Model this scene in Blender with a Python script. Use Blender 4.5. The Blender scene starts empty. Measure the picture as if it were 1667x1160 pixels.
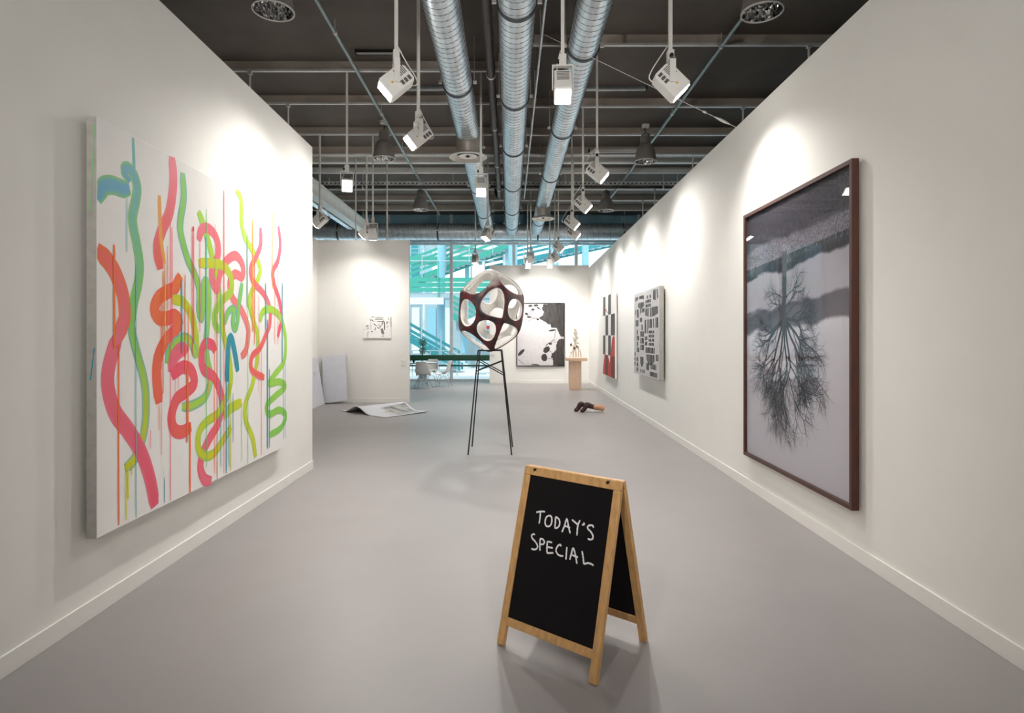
import bpy, bmesh, math, random
from mathutils import Vector, Matrix, Quaternion
R = math.radians
sc = bpy.context.scene
COL = sc.collection
rnd = random.Random(7)

# ------------------------------------------------------------------ camera, sky, sun, exposure
cam_d = bpy.data.cameras.new('camera')
cam_d.sensor_width = 36.0
cam_d.lens = 971.0 / 1667.0 * 36.0
cam_d.shift_x = 4.5 / 1667.0
cam_d.shift_y = -33.0 / 1667.0
cam_d.clip_start = 0.05
cam_d.clip_end = 300
cam = bpy.data.objects.new('camera', cam_d)
COL.objects.link(cam)
cam.location = (0, 0, 1.6)
cam.rotation_euler = (R(90), 0, 0)
sc.camera = cam

world = bpy.data.worlds.new('daylight')
sc.world = world
world.use_nodes = True
bgn = world.node_tree.nodes['Background']
bgn.inputs['Color'].default_value = (0.90, 0.965, 1.0, 1)
bgn.inputs['Strength'].default_value = 1.6

sun_d = bpy.data.lights.new('sun', 'SUN')
sun_d.energy = 2.4
sun_d.angle = R(1.0)
sun_d.color = (1.0, 0.97, 0.92)
sun = bpy.data.objects.new('sun', sun_d)
COL.objects.link(sun)
sun.location = (0, 10, 30)
sun.rotation_euler = Vector((0.35, 0.55, -1.0)).to_track_quat('-Z', 'Y').to_euler()

vs = sc.view_settings
vs.view_transform = 'Standard'
vs.look = 'None'
vs.gamma = 1.0
vs.use_curve_mapping = False
vs.exposure = 0.10
SPOT_W = 330.0

# ------------------------------------------------------------------ materials
MATS = {}
def srgb(r, g, b):
    f = lambda c: c / 12.92 if c <= 0.04045 else ((c + 0.055) / 1.055) ** 2.4
    return (f(r / 255), f(g / 255), f(b / 255), 1.0)

def mat(name, col, rough=0.5, metal=0.0, var=0.06, scale=12.0, bump=0.0, bscale=80.0, stretch=(1, 1, 1), spec=0.5):
    """principled surface whose colour drifts a little with object-space noise"""
    m = bpy.data.materials.new(name)
    m.use_nodes = True
    nt = m.node_tree
    b = nt.nodes['Principled BSDF']
    b.inputs['Roughness'].default_value = rough
    b.inputs['Metallic'].default_value = metal
    b.inputs['Specular IOR Level'].default_value = spec
    tc = nt.nodes.new('ShaderNodeTexCoord')
    mp = nt.nodes.new('ShaderNodeMapping')
    mp.inputs['Scale'].default_value = stretch
    nt.links.new(tc.outputs['Object'], mp.inputs['Vector'])
    nz = nt.nodes.new('ShaderNodeTexNoise')
    nz.inputs['Scale'].default_value = scale
    nz.inputs['Detail'].default_value = 4
    nt.links.new(mp.outputs['Vector'], nz.inputs['Vector'])
    rp = nt.nodes.new('ShaderNodeValToRGB')
    rp.color_ramp.elements[0].position = 0.3
    rp.color_ramp.elements[1].position = 0.7
    rp.color_ramp.elements[0].color = tuple(c * (1 - var) for c in col[:3]) + (1,)
    rp.color_ramp.elements[1].color = tuple(min(1, c * (1 + var)) for c in col[:3]) + (1,)
    nt.links.new(nz.outputs['Fac'], rp.inputs['Fac'])
    nt.links.new(rp.outputs['Color'], b.inputs['Base Color'])
    if bump > 0:
        n2 = nt.nodes.new('ShaderNodeTexNoise')
        n2.inputs['Scale'].default_value = bscale
        nt.links.new(mp.outputs['Vector'], n2.inputs['Vector'])
        bp = nt.nodes.new('ShaderNodeBump')
        bp.inputs['Strength'].default_value = bump
        bp.inputs['Distance'].default_value = 0.01
        nt.links.new(n2.outputs['Fac'], bp.inputs['Height'])
        nt.links.new(bp.outputs['Normal'], b.inputs['Normal'])
    MATS[name] = m
    return m

def emis(name, col, strength):
    m = bpy.data.materials.new(name)
    m.use_nodes = True
    nt = m.node_tree
    b = nt.nodes['Principled BSDF']
    b.inputs['Base Color'].default_value = (0.8, 0.8, 0.8, 1)
    b.inputs['Emission Color'].default_value = col
    b.inputs['Emission Strength'].default_value = strength
    MATS[name] = m
    return m

def glassy(name, tint, refl=0.08, rough=0.02):
    """thin pane: tinted transparency with a fresnel reflection"""
    m = bpy.data.materials.new(name)
    m.use_nodes = True
    nt = m.node_tree
    nt.nodes.remove(nt.nodes['Principled BSDF'])
    out = nt.nodes['Material Output']
    tr = nt.nodes.new('ShaderNodeBsdfTransparent')
    tr.inputs['Color'].default_value = tint
    gl = nt.nodes.new('ShaderNodeBsdfGlossy')
    gl.inputs['Roughness'].default_value = rough
    fr = nt.nodes.new('ShaderNodeFresnel')
    fr.inputs['IOR'].default_value = 1.0 + refl * 5
    mx = nt.nodes.new('ShaderNodeMixShader')
    ge = nt.nodes.new('ShaderNodeNewGeometry')        # reflect at the outer faces only, the slab is thin
    inv = nt.nodes.new('ShaderNodeMath'); inv.operation = 'SUBTRACT'; inv.inputs[0].default_value = 1.0
    nt.links.new(ge.outputs['Backfacing'], inv.inputs[1])
    mu = nt.nodes.new('ShaderNodeMath'); mu.operation = 'MULTIPLY'
    nt.links.new(fr.outputs[0], mu.inputs[0]); nt.links.new(inv.outputs[0], mu.inputs[1])
    nt.links.new(mu.outputs[0], mx.inputs[0])
    nt.links.new(tr.outputs[0], mx.inputs[1])
    nt.links.new(gl.outputs[0], mx.inputs[2])
    nt.links.new(mx.outputs[0], out.inputs['Surface'])
    MATS[name] = m
    return m

mat('wall_white', srgb(238, 236, 231), 0.75, var=0.012, scale=3, bump=0.04, bscale=260)
mat('base_white', srgb(236, 234, 229), 0.55, var=0.01)
mat('hall_grey', srgb(170, 166, 160), 0.8, var=0.05, scale=2)
mat('floor_vinyl', srgb(152, 147, 146), 0.42, var=0.03, scale=1.6, bump=0.03, bscale=90, spec=0.4)
mat('ceiling_dark', srgb(106, 99, 93), 0.9, var=0.10, scale=1.5, bump=0.2, bscale=30)
mat('beam_brown', srgb(188, 178, 166), 0.55, var=0.08, scale=6, stretch=(0.3, 1, 1))
mat('beam_pale', srgb(240, 240, 236), 0.5, var=0.05, scale=5)
mat('rail_steel', srgb(226, 224, 220), 0.45, 0.3, var=0.06)
mat('galvanised', srgb(214, 222, 228), 0.36, 0.72, var=0.16, scale=9, stretch=(1, 0.35, 1), bump=0.06, bscale=40)
mat('seam_dark', srgb(84, 88, 92), 0.5, 0.6, var=0.1)
mat('duct_bare', srgb(200, 192, 182), 0.42, 0.6, var=0.12, scale=8)
mat('pipe_green', srgb(150, 164, 166), 0.4, 0.5, var=0.08)
mat('pipe_dark', srgb(74, 70, 70), 0.5, 0.2, var=0.15, scale=7)
mat('pole_white', srgb(236, 233, 227), 0.45, 0.1, var=0.03)
mat('lamp_white', srgb(240, 238, 234), 0.45, var=0.03)
mat('lamp_grey', srgb(150, 144, 139), 0.5, 0.2, var=0.05)
mat('black_rubber', srgb(28, 28, 28), 0.6, var=0.1)
mat('vent_dark', srgb(96, 94, 92), 0.7, var=0.1)
mat('sticker_yellow', srgb(222, 178, 46), 0.5, var=0.05)
emis('lamp_lens', (1.0, 0.97, 0.92, 1), 22.0)
mat('oak', srgb(206, 160, 104), 0.45, var=0.16, scale=9, stretch=(6, 6, 0.7), bump=0.08, bscale=30)
mat('chalkboard', srgb(24, 22, 24), 0.42, var=0.12, scale=5, spec=0.12)
mat('chalk', srgb(238, 236, 238), 0.9, var=0.12, scale=70)
mat('black_iron', srgb(24, 23, 23), 0.45, 0.3, var=0.1)
mat('frame_walnut', srgb(74, 38, 26), 0.42, var=0.22, scale=14, stretch=(1, 1, 0.3))
mat('frame_black', srgb(30, 28, 28), 0.4, var=0.08, spec=0.12)
mat('canvas_white', srgb(240, 238, 235), 0.7, var=0.012, scale=8, bump=0.08, bscale=500)
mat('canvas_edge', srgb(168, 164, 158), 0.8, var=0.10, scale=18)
mat('canvas_grey', srgb(192, 190, 190), 0.65, var=0.05, scale=22)
mat('ink_dark', srgb(54, 52, 54), 0.5, var=0.15, scale=25, spec=0.12)
mat('ink_black', srgb(26, 24, 27), 0.4, var=0.12, scale=12, spec=0.12)
mat('ink_grey', srgb(122, 118, 116), 0.7, var=0.2, scale=30)
mat('ink_soft', srgb(70, 67, 66), 0.6, var=0.3, scale=6, stretch=(3, 3, 0.6), spec=0.12)
mat('print_pale', srgb(204, 200, 201), 0.4, var=0.05, scale=14)
mat('paint_red', srgb(186, 40, 34), 0.45, var=0.15, scale=10, spec=0.12)
mat('paint_oxblood', srgb(112, 50, 44), 0.5, var=0.15, scale=12, spec=0.12)
mat('maple', srgb(222, 190, 162), 0.5, var=0.06, scale=6, stretch=(5, 5, 0.5))
mat('plaster', srgb(242, 239, 234), 0.7, var=0.06, scale=30)
mat('twig_cream', srgb(222, 206, 188), 0.7, var=0.15, scale=30)
mat('brown_shard', srgb(96, 70, 52), 0.6, var=0.3, scale=40)
mat('sock_brown', srgb(58, 32, 32), 0.5, var=0.2, scale=40, bump=0.15, bscale=200)
mat('limb_tan', srgb(196, 144, 112), 0.55, var=0.08, scale=30)
mat('paper_grey', srgb(206, 207, 214), 0.6, var=0.03, scale=5)
mat('card_dark', srgb(44, 40, 40), 0.7, var=0.1)
mat('switch_white', srgb(226, 224, 219), 0.4, var=0.01)
mat('shell_white', srgb(232, 232, 230), 0.35, var=0.01)
mat('chrome', srgb(190, 192, 196), 0.2, 0.95, var=0.04)
mat('table_white', srgb(226, 228, 230), 0.35, var=0.01)
mat('guard_green', srgb(20, 84, 56), 0.4, var=0.06)
mat('mullion_white', srgb(232, 236, 238), 0.4, var=0.02)
mat('out_green', srgb(76, 172, 154), 0.5, var=0.08)
mat('out_teal', srgb(62, 148, 156), 0.5, var=0.1, scale=1.5)
mat('out_blue', srgb(150, 196, 214), 0.5, var=0.08)
mat('out_white', srgb(236, 240, 242), 0.6, var=0.02)
mat('out_grey', srgb(176, 190, 198), 0.6, var=0.05)
mat('out_paving', srgb(226, 230, 232), 0.8, var=0.04, scale=1)
mat('leaf_green', srgb(30, 104, 70), 0.6, var=0.35, scale=30)
mat('trunk_brown', srgb(84, 66, 50), 0.8, var=0.2)
mat('pot_grey', srgb(120, 122, 124), 0.6, var=0.1)
mat('sign_red', srgb(226, 62, 70), 0.5, var=0.03)
glassy('window_glass', (0.90, 0.972, 0.985, 1), 0.09)
glassy('picture_glass', (0.985, 0.985, 0.99, 1), 0.05)

# ------------------------------------------------------------------ mesh building
class G:
    """collects boxes, tubes, lathes and sheets and links them as ONE mesh object"""
    def __init__(s):
        s.v = []; s.f = []; s.m = []; s.mi = 0
    def add(s, vs_, fs):
        o = len(s.v)
        s.v += [tuple(p) for p in vs_]
        for f in fs:
            s.f.append(tuple(i + o for i in f)); s.m.append(s.mi)
        return s
    def box(s, x0, x1, y0, y1, z0, z1, M=None):
        vs_ = [Vector((x, y, z)) for x in (x0, x1) for y in (y0, y1) for z in (z0, z1)]
        if M is not None: vs_ = [M @ p for p in vs_]
        return s.add(vs_, [(0, 1, 3, 2), (4, 6, 7, 5), (0, 4, 5, 1), (2, 3, 7, 6), (0, 2, 6, 4), (1, 5, 7, 3)])
    def tube(s, pts, r, n=8, cap=True, flat=1.0):
        """round bar along a polyline; r is one radius or one per point"""
        pts = [Vector(p) for p in pts]
        rs = r if isinstance(r, (list, tuple)) else [r] * len(pts)
        t0 = (pts[1] - pts[0]).normalized()
        up = Vector((0, 0, 1)) if abs(t0.z) < 0.9 else Vector((0, 1, 0))
        side = t0.cross(up).normalized()
        rings = []
        for i, p in enumerate(pts):
            a = pts[max(i - 1, 0)]; b = pts[min(i + 1, len(pts) - 1)]
            t = (b - a)
            t = t.normalized() if t.length > 1e-9 else t0
            side = (side - t * side.dot(t)).normalized()
            w = t.cross(side)
            rings.append([p + (side * math.cos(2 * math.pi * k / n) + w * math.sin(2 * math.pi * k / n) * flat) * rs[i] for k in range(n)])
        vs_ = [q for rg in rings for q in rg]
        fs = []
        for i in range(len(pts) - 1):
            for k in range(n):
                fs.append((i * n + k, i * n + (k + 1) % n, (i + 1) * n + (k + 1) % n, (i + 1) * n + k))
        if cap:
            fs.append(tuple(range(n - 1, -1, -1)))
            fs.append(tuple((len(pts) - 1) * n + k for k in range(n)))
        return s.add(vs_, fs)
    def lathe(s, prof, n=24, M=None, cap=False):
        vs_ = []
        for (r, z) in prof:
            for k in range(n):
                p = Vector((r * math.cos(2 * math.pi * k / n), r * math.sin(2 * math.pi * k / n), z))
                vs_.append(M @ p if M is not None else p)
        fs = []
        for i in range(len(prof) - 1):
            for k in range(n):
                fs.append((i * n + k, i * n + (k + 1) % n, (i + 1) * n + (k + 1) % n, (i + 1) * n + k))
        if cap:
            fs.append(tuple(range(n - 1, -1, -1)))
            fs.append(tuple((len(prof) - 1) * n + k for k in range(n)))
        return s.add(vs_, fs)
    def poly(s, pts):
        return s.add(pts, [tuple(range(len(pts)))])
    def slab(s, outline, d):
        """a closed outline given thickness along vector d"""
        n = len(outline); d = Vector(d)
        vs_ = [Vector(p) for p in outline] + [Vector(p) + d for p in outline]
        fs = [tuple(range(n)), tuple(range(2 * n - 1, n - 1, -1))]
        fs += [(i, (i + 1) % n, n + (i + 1) % n, n + i) for i in range(n)]
        return s.add(vs_, fs)
    def sheet(s, fn, nu, nv):
        vs_ = [fn(i / nu, j / nv) for j in range(nv + 1) for i in range(nu + 1)]
        fs = [(j * (nu + 1) + i, j * (nu + 1) + i + 1, (j + 1) * (nu + 1) + i + 1, (j + 1) * (nu + 1) + i) for j in range(nv) for i in range(nu)]
        return s.add(vs_, fs)
    def mesh(s, name, mats, smooth=40):
        me = bpy.data.meshes.new(name)
        me.from_pydata(s.v, [], s.f)
        for m in (mats if isinstance(mats, (list, tuple)) else [mats]):
            me.materials.append(MATS[m] if isinstance(m, str) else m)
        me.polygons.foreach_set('material_index', s.m)
        bm = bmesh.new(); bm.from_mesh(me)
        bmesh.ops.recalc_face_normals(bm, faces=bm.faces)
        bm.to_mesh(me); bm.free()
        if smooth:
            me.polygons.foreach_set('use_smooth', [True] * len(me.polygons))
            me.set_sharp_from_angle(angle=R(smooth))
        me.update()
        return me
    def build(s, name, mats, parent=None, loc=None, bevel=0, smooth=40, **kw):
        return obj(name, s.mesh(name, mats, smooth), parent, loc, bevel, **kw)

def obj(name, me, parent=None, loc=None, bevel=0, label=None, cat=None, group=None, kind=None):
    o = bpy.data.objects.new(name, me)
    COL.objects.link(o)
    if parent is not None: o.parent = parent
    if loc is not None: o.location = loc
    if bevel:
        b = o.modifiers.new('bevel', 'BEVEL')
        b.width = bevel; b.segments = 2; b.limit_method = 'ANGLE'; b.angle_limit = R(40)
    return tag(o, label, cat, group, kind)

def tag(o, label=None, cat=None, group=None, kind=None):
    if label: o['label'] = label
    if cat: o['category'] = cat
    if group: o['group'] = group
    if kind: o['kind'] = kind
    return o

def thing(name, label, cat, loc=(0, 0, 0), rz=0.0, group=None):
    o = bpy.data.objects.new(name, None)
    o.empty_display_size = 0.1
    COL.objects.link(o)
    o.location = loc
    o.rotation_euler = (0, 0, rz)
    return tag(o, label, cat, group)

def smooth_path(pts, step=0.02):
    """Catmull-Rom through 2-D or 3-D points"""
    P = [Vector(p) for p in pts]
    P = [P[0] * 2 - P[1]] + P + [P[-1] * 2 - P[-2]]
    out = []
    for i in range(1, len(P) - 2):
        a, b, c, d = P[i - 1:i + 3]
        n = max(2, int((c - b).length / step))
        for k in range(n):
            t = k / n
            out.append(0.5 * ((2 * b) + (c - a) * t + (2 * a - 5 * b + 4 * c - d) * t * t + (3 * b - a - 3 * c + d) * t ** 3))
    out.append(P[-2])
    return out

def struct(name, g, m, parent=None, **kw):
    return g.build(name, m, parent, kind='structure' if parent is None else None, **kw)

STROKES = [
    ([(-0.001, 1.885), (0.054, 1.967), (0.127, 1.996), (0.225, 1.999), (0.288, 2.018)], 0.100, 'blue', 'blue'),
    ([(0.294, 2.06), (0.253, 2.098), (0.242, 2.113), (0.271, 2.132), (0.329, 2.107), (0.359, 2.039), (0.347, 1.961), (0.317, 1.861), (0.323, 1.787), (0.359, 1.68), (0.384, 1.57), (0.371, 1.455), (0.323, 1.32), (0.306, 1.207)], 0.078, 'blue', 'green'),
    ([(0.306, 1.218), (0.311, 1.151), (0.329, 1.095), (0.371, 0.992), (0.421, 0.875), (0.446, 0.765), (0.446, 0.611), (0.408, 0.474), (0.329, 0.372), (0.242, 0.338)], 0.070, 'green', 'yellow'),
    ([(0.32, 2.333), (0.326, 2.219), (0.332, 2.082)], 0.026, 'blue', 'blue'),
    ([(-0.001, 1.609), (0.039, 1.587), (0.09, 1.556), (0.159, 1.489), (0.225, 1.369), (0.242, 1.242), (0.214, 1.179), (0.175, 1.107)], 0.100, 'coral', 'pink'),
    ([(0.186, 1.121), (0.143, 1.054), (0.095, 0.922), (0.1, 0.809), (0.159, 0.678), (0.265, 0.569), (0.359, 0.46), (0.44, 0.333), (0.504, 0.182), (0.544, 0.026)], 0.100, 'pink', 'rose'),
    ([(0.74, 2.343), (0.755, 2.172), (0.711, 1.966), (0.626, 1.83), (0.571, 1.7), (0.605, 1.564)], 0.085, 'pink', 'coral'),
    ([(0.594, 2.046), (0.598, 1.918), (0.612, 1.759), (0.654, 1.603)], 0.035, 'amber', 'amber'),
    ([(0.87, 2.27), (0.885, 2.101), (0.846, 1.943), (0.846, 1.844), (0.933, 1.68), (1.041, 1.564), (1.093, 1.461), (1.093, 1.311), (1.128, 1.258), (1.155, 1.364), (1.164, 1.526), (1.219, 1.521), (1.237, 1.369), (1.209, 1.186), (1.191, 1.06), (1.219, 0.934), (1.265, 0.8), (1.182, 0.672), (1.008, 0.627), (0.862, 0.631)], 0.070, 'green', 'lime'),
    ([(0.846, 1.549), (0.777, 1.458), (0.682, 1.421), (0.584, 1.374), (0.537, 1.299), (0.584, 1.245), (0.682, 1.244), (0.77, 1.264), (0.831, 1.223), (0.77, 1.163), (0.654, 1.084), (0.577, 0.981), (0.564, 0.854), (0.591, 0.687)], 0.088, 'orange', 'coral'),
    ([(0.733, 1.375), (0.87, 1.366), (0.983, 1.284), (1.024, 1.201), (1.05, 1.112), (1.059, 0.963)], 0.070, 'yellow', 'lime'),
    ([(0.682, 0.94), (0.718, 1.038), (0.815, 1.095), (0.909, 1.112), (0.991, 1.072), (1.05, 0.977)], 0.070, 'green', 'lime'),
    ([(0.733, 0.879), (0.755, 0.966), (0.815, 1.019), (0.885, 1.034), (0.925, 1.003)], 0.100, 'pink', 'rose'),
    ([(0.733, 0.854), (0.8, 0.888), (0.893, 0.909), (0.991, 0.873), (1.024, 0.781), (0.909, 0.73), (0.793, 0.69), (0.733, 0.584), (0.763, 0.492), (0.854, 0.456), (0.983, 0.475)], 0.085, 'rose', 'coral'),
    ([(1.332, 1.005), (1.294, 1.054), (1.182, 1.069), (1.128, 0.997), (1.155, 0.881), (1.313, 0.806), (1.411, 0.692), (1.441, 0.572), (1.381, 0.439), (1.247, 0.346), (1.146, 0.253), (1.111, 0.151), (1.173, 0.049), (1.275, 0.015)], 0.078, 'rose', 'pink'),
    ([(1.084, 2.044), (1.146, 1.969), (1.228, 1.845), (1.303, 1.709), (1.361, 1.592), (1.401, 1.45), (1.441, 1.257), (1.472, 1.14), (1.556, 0.97), (1.588, 0.858), (1.588, 0.737), (1.482, 0.592), (1.361, 0.514), (1.2, 0.479), (1.093, 0.418), (1.084, 0.297), (1.182, 0.223), (1.313, 0.22), (1.482, 0.306), (1.599, 0.382)], 0.066, 'lime', 'yellow'),
    ([(1.79, 0.558), (1.664, 0.546), (1.556, 0.524), (1.472, 0.48)], 0.080, 'yellow', 'lime'),
    ([(1.084, 1.831), (1.128, 1.916), (1.209, 1.944), (1.313, 1.92), (1.381, 1.845), (1.371, 1.742), (1.294, 1.67), (1.284, 1.565), (1.361, 1.491), (1.411, 1.621), (1.524, 1.737), (1.687, 1.799), (1.813, 1.732), (1.802, 1.636), (1.664, 1.642), (1.577, 1.563), (1.62, 1.445), (1.79, 1.346), (1.897, 1.232), (1.922, 1.141), (1.873, 1.002), (1.778, 0.952)], 0.072, 'pink', 'salmon'),
    ([(1.084, 1.664), (1.247, 1.683), (1.451, 1.689), (1.588, 1.619), (1.599, 1.499), (1.451, 1.414), (1.332, 1.311), (1.332, 1.221), (1.411, 1.169)], 0.070, 'yellow', 'green'),
    ([(1.802, 1.583), (1.767, 1.475), (1.732, 1.369), (1.709, 1.239), (1.664, 1.181), (1.631, 1.247), (1.653, 1.35), (1.545, 1.32), (1.482, 1.224)], 0.060, 'green', 'green'),
    ([(1.524, 0.757), (1.534, 0.9), (1.556, 1.08), (1.599, 1.115), (1.653, 1.018), (1.721, 0.83)], 0.066, 'teal', 'teal'),
    ([(1.687, 2.345), (1.778, 2.294), (1.79, 2.102), (1.861, 1.977), (2.048, 1.864), (2.167, 1.745), (2.113, 1.633), (1.972, 1.5), (1.947, 1.407), (2.048, 1.235), (2.113, 1.142), (2.113, 0.941), (2.01, 0.703), (1.873, 0.548), (1.873, 0.394), (2.01, 0.216), (2.074, 0.033)], 0.060, 'lime', 'yellow'),
    ([(2.18, 2.126), (2.18, 1.967), (2.087, 1.848), (1.972, 1.723), (2.022, 1.614), (2.249, 1.52), (2.392, 1.395), (2.392, 1.242), (2.334, 1.171), (2.167, 1.018), (1.997, 0.945), (1.984, 0.836), (2.1, 0.78), (2.263, 0.74)], 0.062, 'pink', 'coral'),
    ([(2.604, 2.215), (2.651, 2.04), (2.588, 1.872), (2.466, 1.755), (2.496, 1.633), (2.635, 1.474), (2.684, 1.304), (2.62, 1.18), (2.588, 1.119)], 0.062, 'pink', 'rose'),
    ([(2.167, 1.26), (2.221, 1.347), (2.406, 1.384), (2.635, 1.327), (2.749, 1.2), (2.799, 1.068), (2.749, 0.869), (2.511, 0.753), (2.377, 0.674), (2.62, 0.673), (2.782, 0.611), (2.511, 0.538), (2.319, 0.47), (2.377, 0.381), (2.62, 0.392), (2.799, 0.313), (2.667, 0.208), (2.377, 0.182)], 0.064, 'lime', 'green'),
]
DRIPS = [
    (0.186, 1.078, 0.020, 'orange', 0.012),
    (0.145, 1.655, 1.057, 'orange', 0.018),
    (0.347, 1.566, 0.014, 'blue', 0.008),
    (0.259, 1.952, 1.629, 'blue', 0.007),
    (0.253, 0.362, 0.028, 'yellow', 0.008),
    (0.271, 0.321, 0.148, 'yellow', 0.012),
    (0.306, 0.369, 0.287, 'yellow', 0.010),
    (0.647, 0.188, 0.021, 'teal', 0.008),
    (0.612, 1.436, 0.911, 'orange', 0.008),
    (0.633, 1.559, 0.747, 'orange', 0.010),
    (0.654, 1.603, 1.072, 'amber', 0.012),
    (0.682, 1.729, 1.154, 'orange', 0.008),
    (0.718, 1.901, 0.013, 'rose', 0.007),
    (0.740, 1.863, 1.071, 'rose', 0.007),
    (0.854, 1.520, 1.005, 'teal', 0.016),
    (0.901, 1.559, 0.852, 'orange', 0.012),
    (0.925, 0.894, 0.370, 'orange', 0.020),
    (0.966, 0.495, 0.006, 'orange', 0.018),
    (0.942, 1.331, 0.455, 'orange', 0.008),
    (0.995, 1.901, 0.979, 'red', 0.008),
    (1.016, 1.896, 1.067, 'red', 0.008),
    (1.008, 1.921, 1.885, 'red', 0.022),
    (1.191, 1.876, 1.065, 'blue', 0.012),
    (1.102, 1.816, 1.157, 'pink', 0.008),
    (1.472, 2.292, 1.135, 'red', 0.010),
    (1.332, 1.995, 1.063, 'amber', 0.008),
    (1.361, 1.495, 0.004, 'coral', 0.010),
    (1.322, 1.063, 0.061, 'orange', 0.008),
    (1.200, 2.087, 0.136, 'green', 0.008),
    (1.421, 1.500, 0.087, 'blue', 0.012),
    (1.472, 1.159, 0.027, 'rose', 0.008),
    (1.513, 0.862, 0.017, 'teal', 0.014),
    (1.556, 0.859, 0.058, 'teal', 0.010),
    (1.588, 0.757, 0.025, 'yellow', 0.014),
    (1.631, 0.652, 0.245, 'teal', 0.008),
    (1.790, 0.558, 0.059, 'green', 0.008),
    (1.897, 2.021, 1.377, 'blue', 0.020),
    (1.910, 1.378, 0.004, 'green', 0.008),
    (2.010, 2.166, 1.163, 'amber', 0.026),
    (2.048, 1.826, 1.053, 'orange', 0.014),
    (2.194, 1.051, 0.031, 'coral', 0.008),
    (2.140, 1.501, 0.603, 'pink', 0.007),
    (2.291, 1.627, 1.165, 'teal', 0.018),
    (2.334, 1.282, 0.061, 'teal', 0.020),
    (2.377, 0.815, 0.065, 'teal', 0.014),
    (2.451, 2.353, 1.582, 'amber', 0.012),
    (2.511, 1.706, 1.047, 'orange', 0.008),
    (2.588, 1.896, 1.046, 'pink', 0.008),
    (2.700, 1.663, 0.859, 'teal', 0.016),
    (2.732, 0.857, 0.080, 'teal', 0.008),
    (2.782, 0.855, 0.090, 'teal', 0.008),
    (0.491, 0.526, 0.409, 'rose', 0.006),
    (0.584, 0.712, 0.511, 'coral', 0.006),
    (0.612, 0.689, 0.346, 'coral', 0.006),
    (0.770, 0.885, 0.734, 'rose', 0.006),
    (0.815, 0.883, 0.764, 'rose', 0.006),
    (1.219, 0.854, 0.691, 'rose', 0.006),
]
CHALK = [
    [(-0.1818, 0.6914), (-0.1548, 0.7004), (-0.1272, 0.7045)],
    [(-0.1553, 0.6974), (-0.1525, 0.6673), (-0.1529, 0.6379)],
    [(-0.0989, 0.6902), (-0.1135, 0.6786), (-0.1172, 0.6557), (-0.1094, 0.639), (-0.0935, 0.6353), (-0.079, 0.6469), (-0.0762, 0.6695), (-0.0848, 0.688), (-0.0989, 0.6902)],
    [(-0.0572, 0.6911), (-0.0533, 0.6619), (-0.0525, 0.6389)],
    [(-0.0574, 0.6923), (-0.0349, 0.6833), (-0.0261, 0.6651), (-0.0306, 0.6464), (-0.046, 0.6362), (-0.0525, 0.6389)],
    [(-0.0055, 0.6246), (0.0042, 0.6572), (0.0123, 0.6934), (0.0276, 0.6617), (0.0442, 0.628)],
    [(0.0019, 0.6567), (0.0212, 0.6573), (0.0393, 0.6554)],
    [(0.0432, 0.6961), (0.064, 0.6864), (0.0794, 0.6796)],
    [(0.0897, 0.7018), (0.082, 0.6724), (0.0847, 0.6265)],
    [(0.1112, 0.6935), (0.1183, 0.6902), (0.1137, 0.6843), (0.1047, 0.6826)],
    [(0.1718, 0.6804), (0.1681, 0.6892), (0.1542, 0.6903), (0.1403, 0.683), (0.1414, 0.6706), (0.1591, 0.6607), (0.1744, 0.6449), (0.1754, 0.63), (0.163, 0.6228), (0.148, 0.625)],
    [(-0.1672, 0.5791), (-0.1803, 0.5793), (-0.1879, 0.57), (-0.1813, 0.558), (-0.1607, 0.5462), (-0.1433, 0.5318), (-0.1406, 0.5184), (-0.1552, 0.5061), (-0.1771, 0.5065)],
    [(-0.131, 0.5656), (-0.1275, 0.5352), (-0.1212, 0.5079)],
    [(-0.1326, 0.5661), (-0.116, 0.5675), (-0.1021, 0.5565), (-0.1064, 0.5445), (-0.1257, 0.5388)],
    [(-0.0845, 0.5622), (-0.0815, 0.5332), (-0.0764, 0.5067)],
    [(-0.0845, 0.5622), (-0.0547, 0.5633)],
    [(-0.0794, 0.5356), (-0.045, 0.5379)],
    [(-0.0763, 0.506), (-0.0373, 0.5154)],
    [(0.0031, 0.5561), (-0.0056, 0.5639), (-0.0182, 0.5527), (-0.0246, 0.5318), (-0.0113, 0.5153), (0.0064, 0.5115), (0.0228, 0.514)],
    [(0.037, 0.5606), (0.0387, 0.5322), (0.042, 0.5004)],
    [(0.0639, 0.5053), (0.0675, 0.5309), (0.0737, 0.5628), (0.093, 0.5328), (0.1078, 0.4953)],
    [(0.0697, 0.5314), (0.0891, 0.5281), (0.1089, 0.5269)],
    [(0.1262, 0.5609), (0.1365, 0.535), (0.1464, 0.5035)],
    [(0.1464, 0.5035), (0.1654, 0.5124), (0.1831, 0.5139), (0.2008, 0.5095)],
]

# ------------------------------------------------------------------ the setting
ZW = 3.88            # height of the exhibition walls
ZC = 5.97            # underside of the hall ceiling
XL = -2.377          # face of the left wall
def xr(y): return 2.43 + 0.0133 * y      # face of the right wall, not quite parallel

struct('floor', G().box(-9.2, 9.2, -8.2, 21.56, -0.12, 0.0), 'floor_vinyl')
ceil = struct('ceiling', G().box(-9.2, 9.2, -8.2, 21.56, ZC, ZC + 0.2), 'ceiling_dark')

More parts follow.
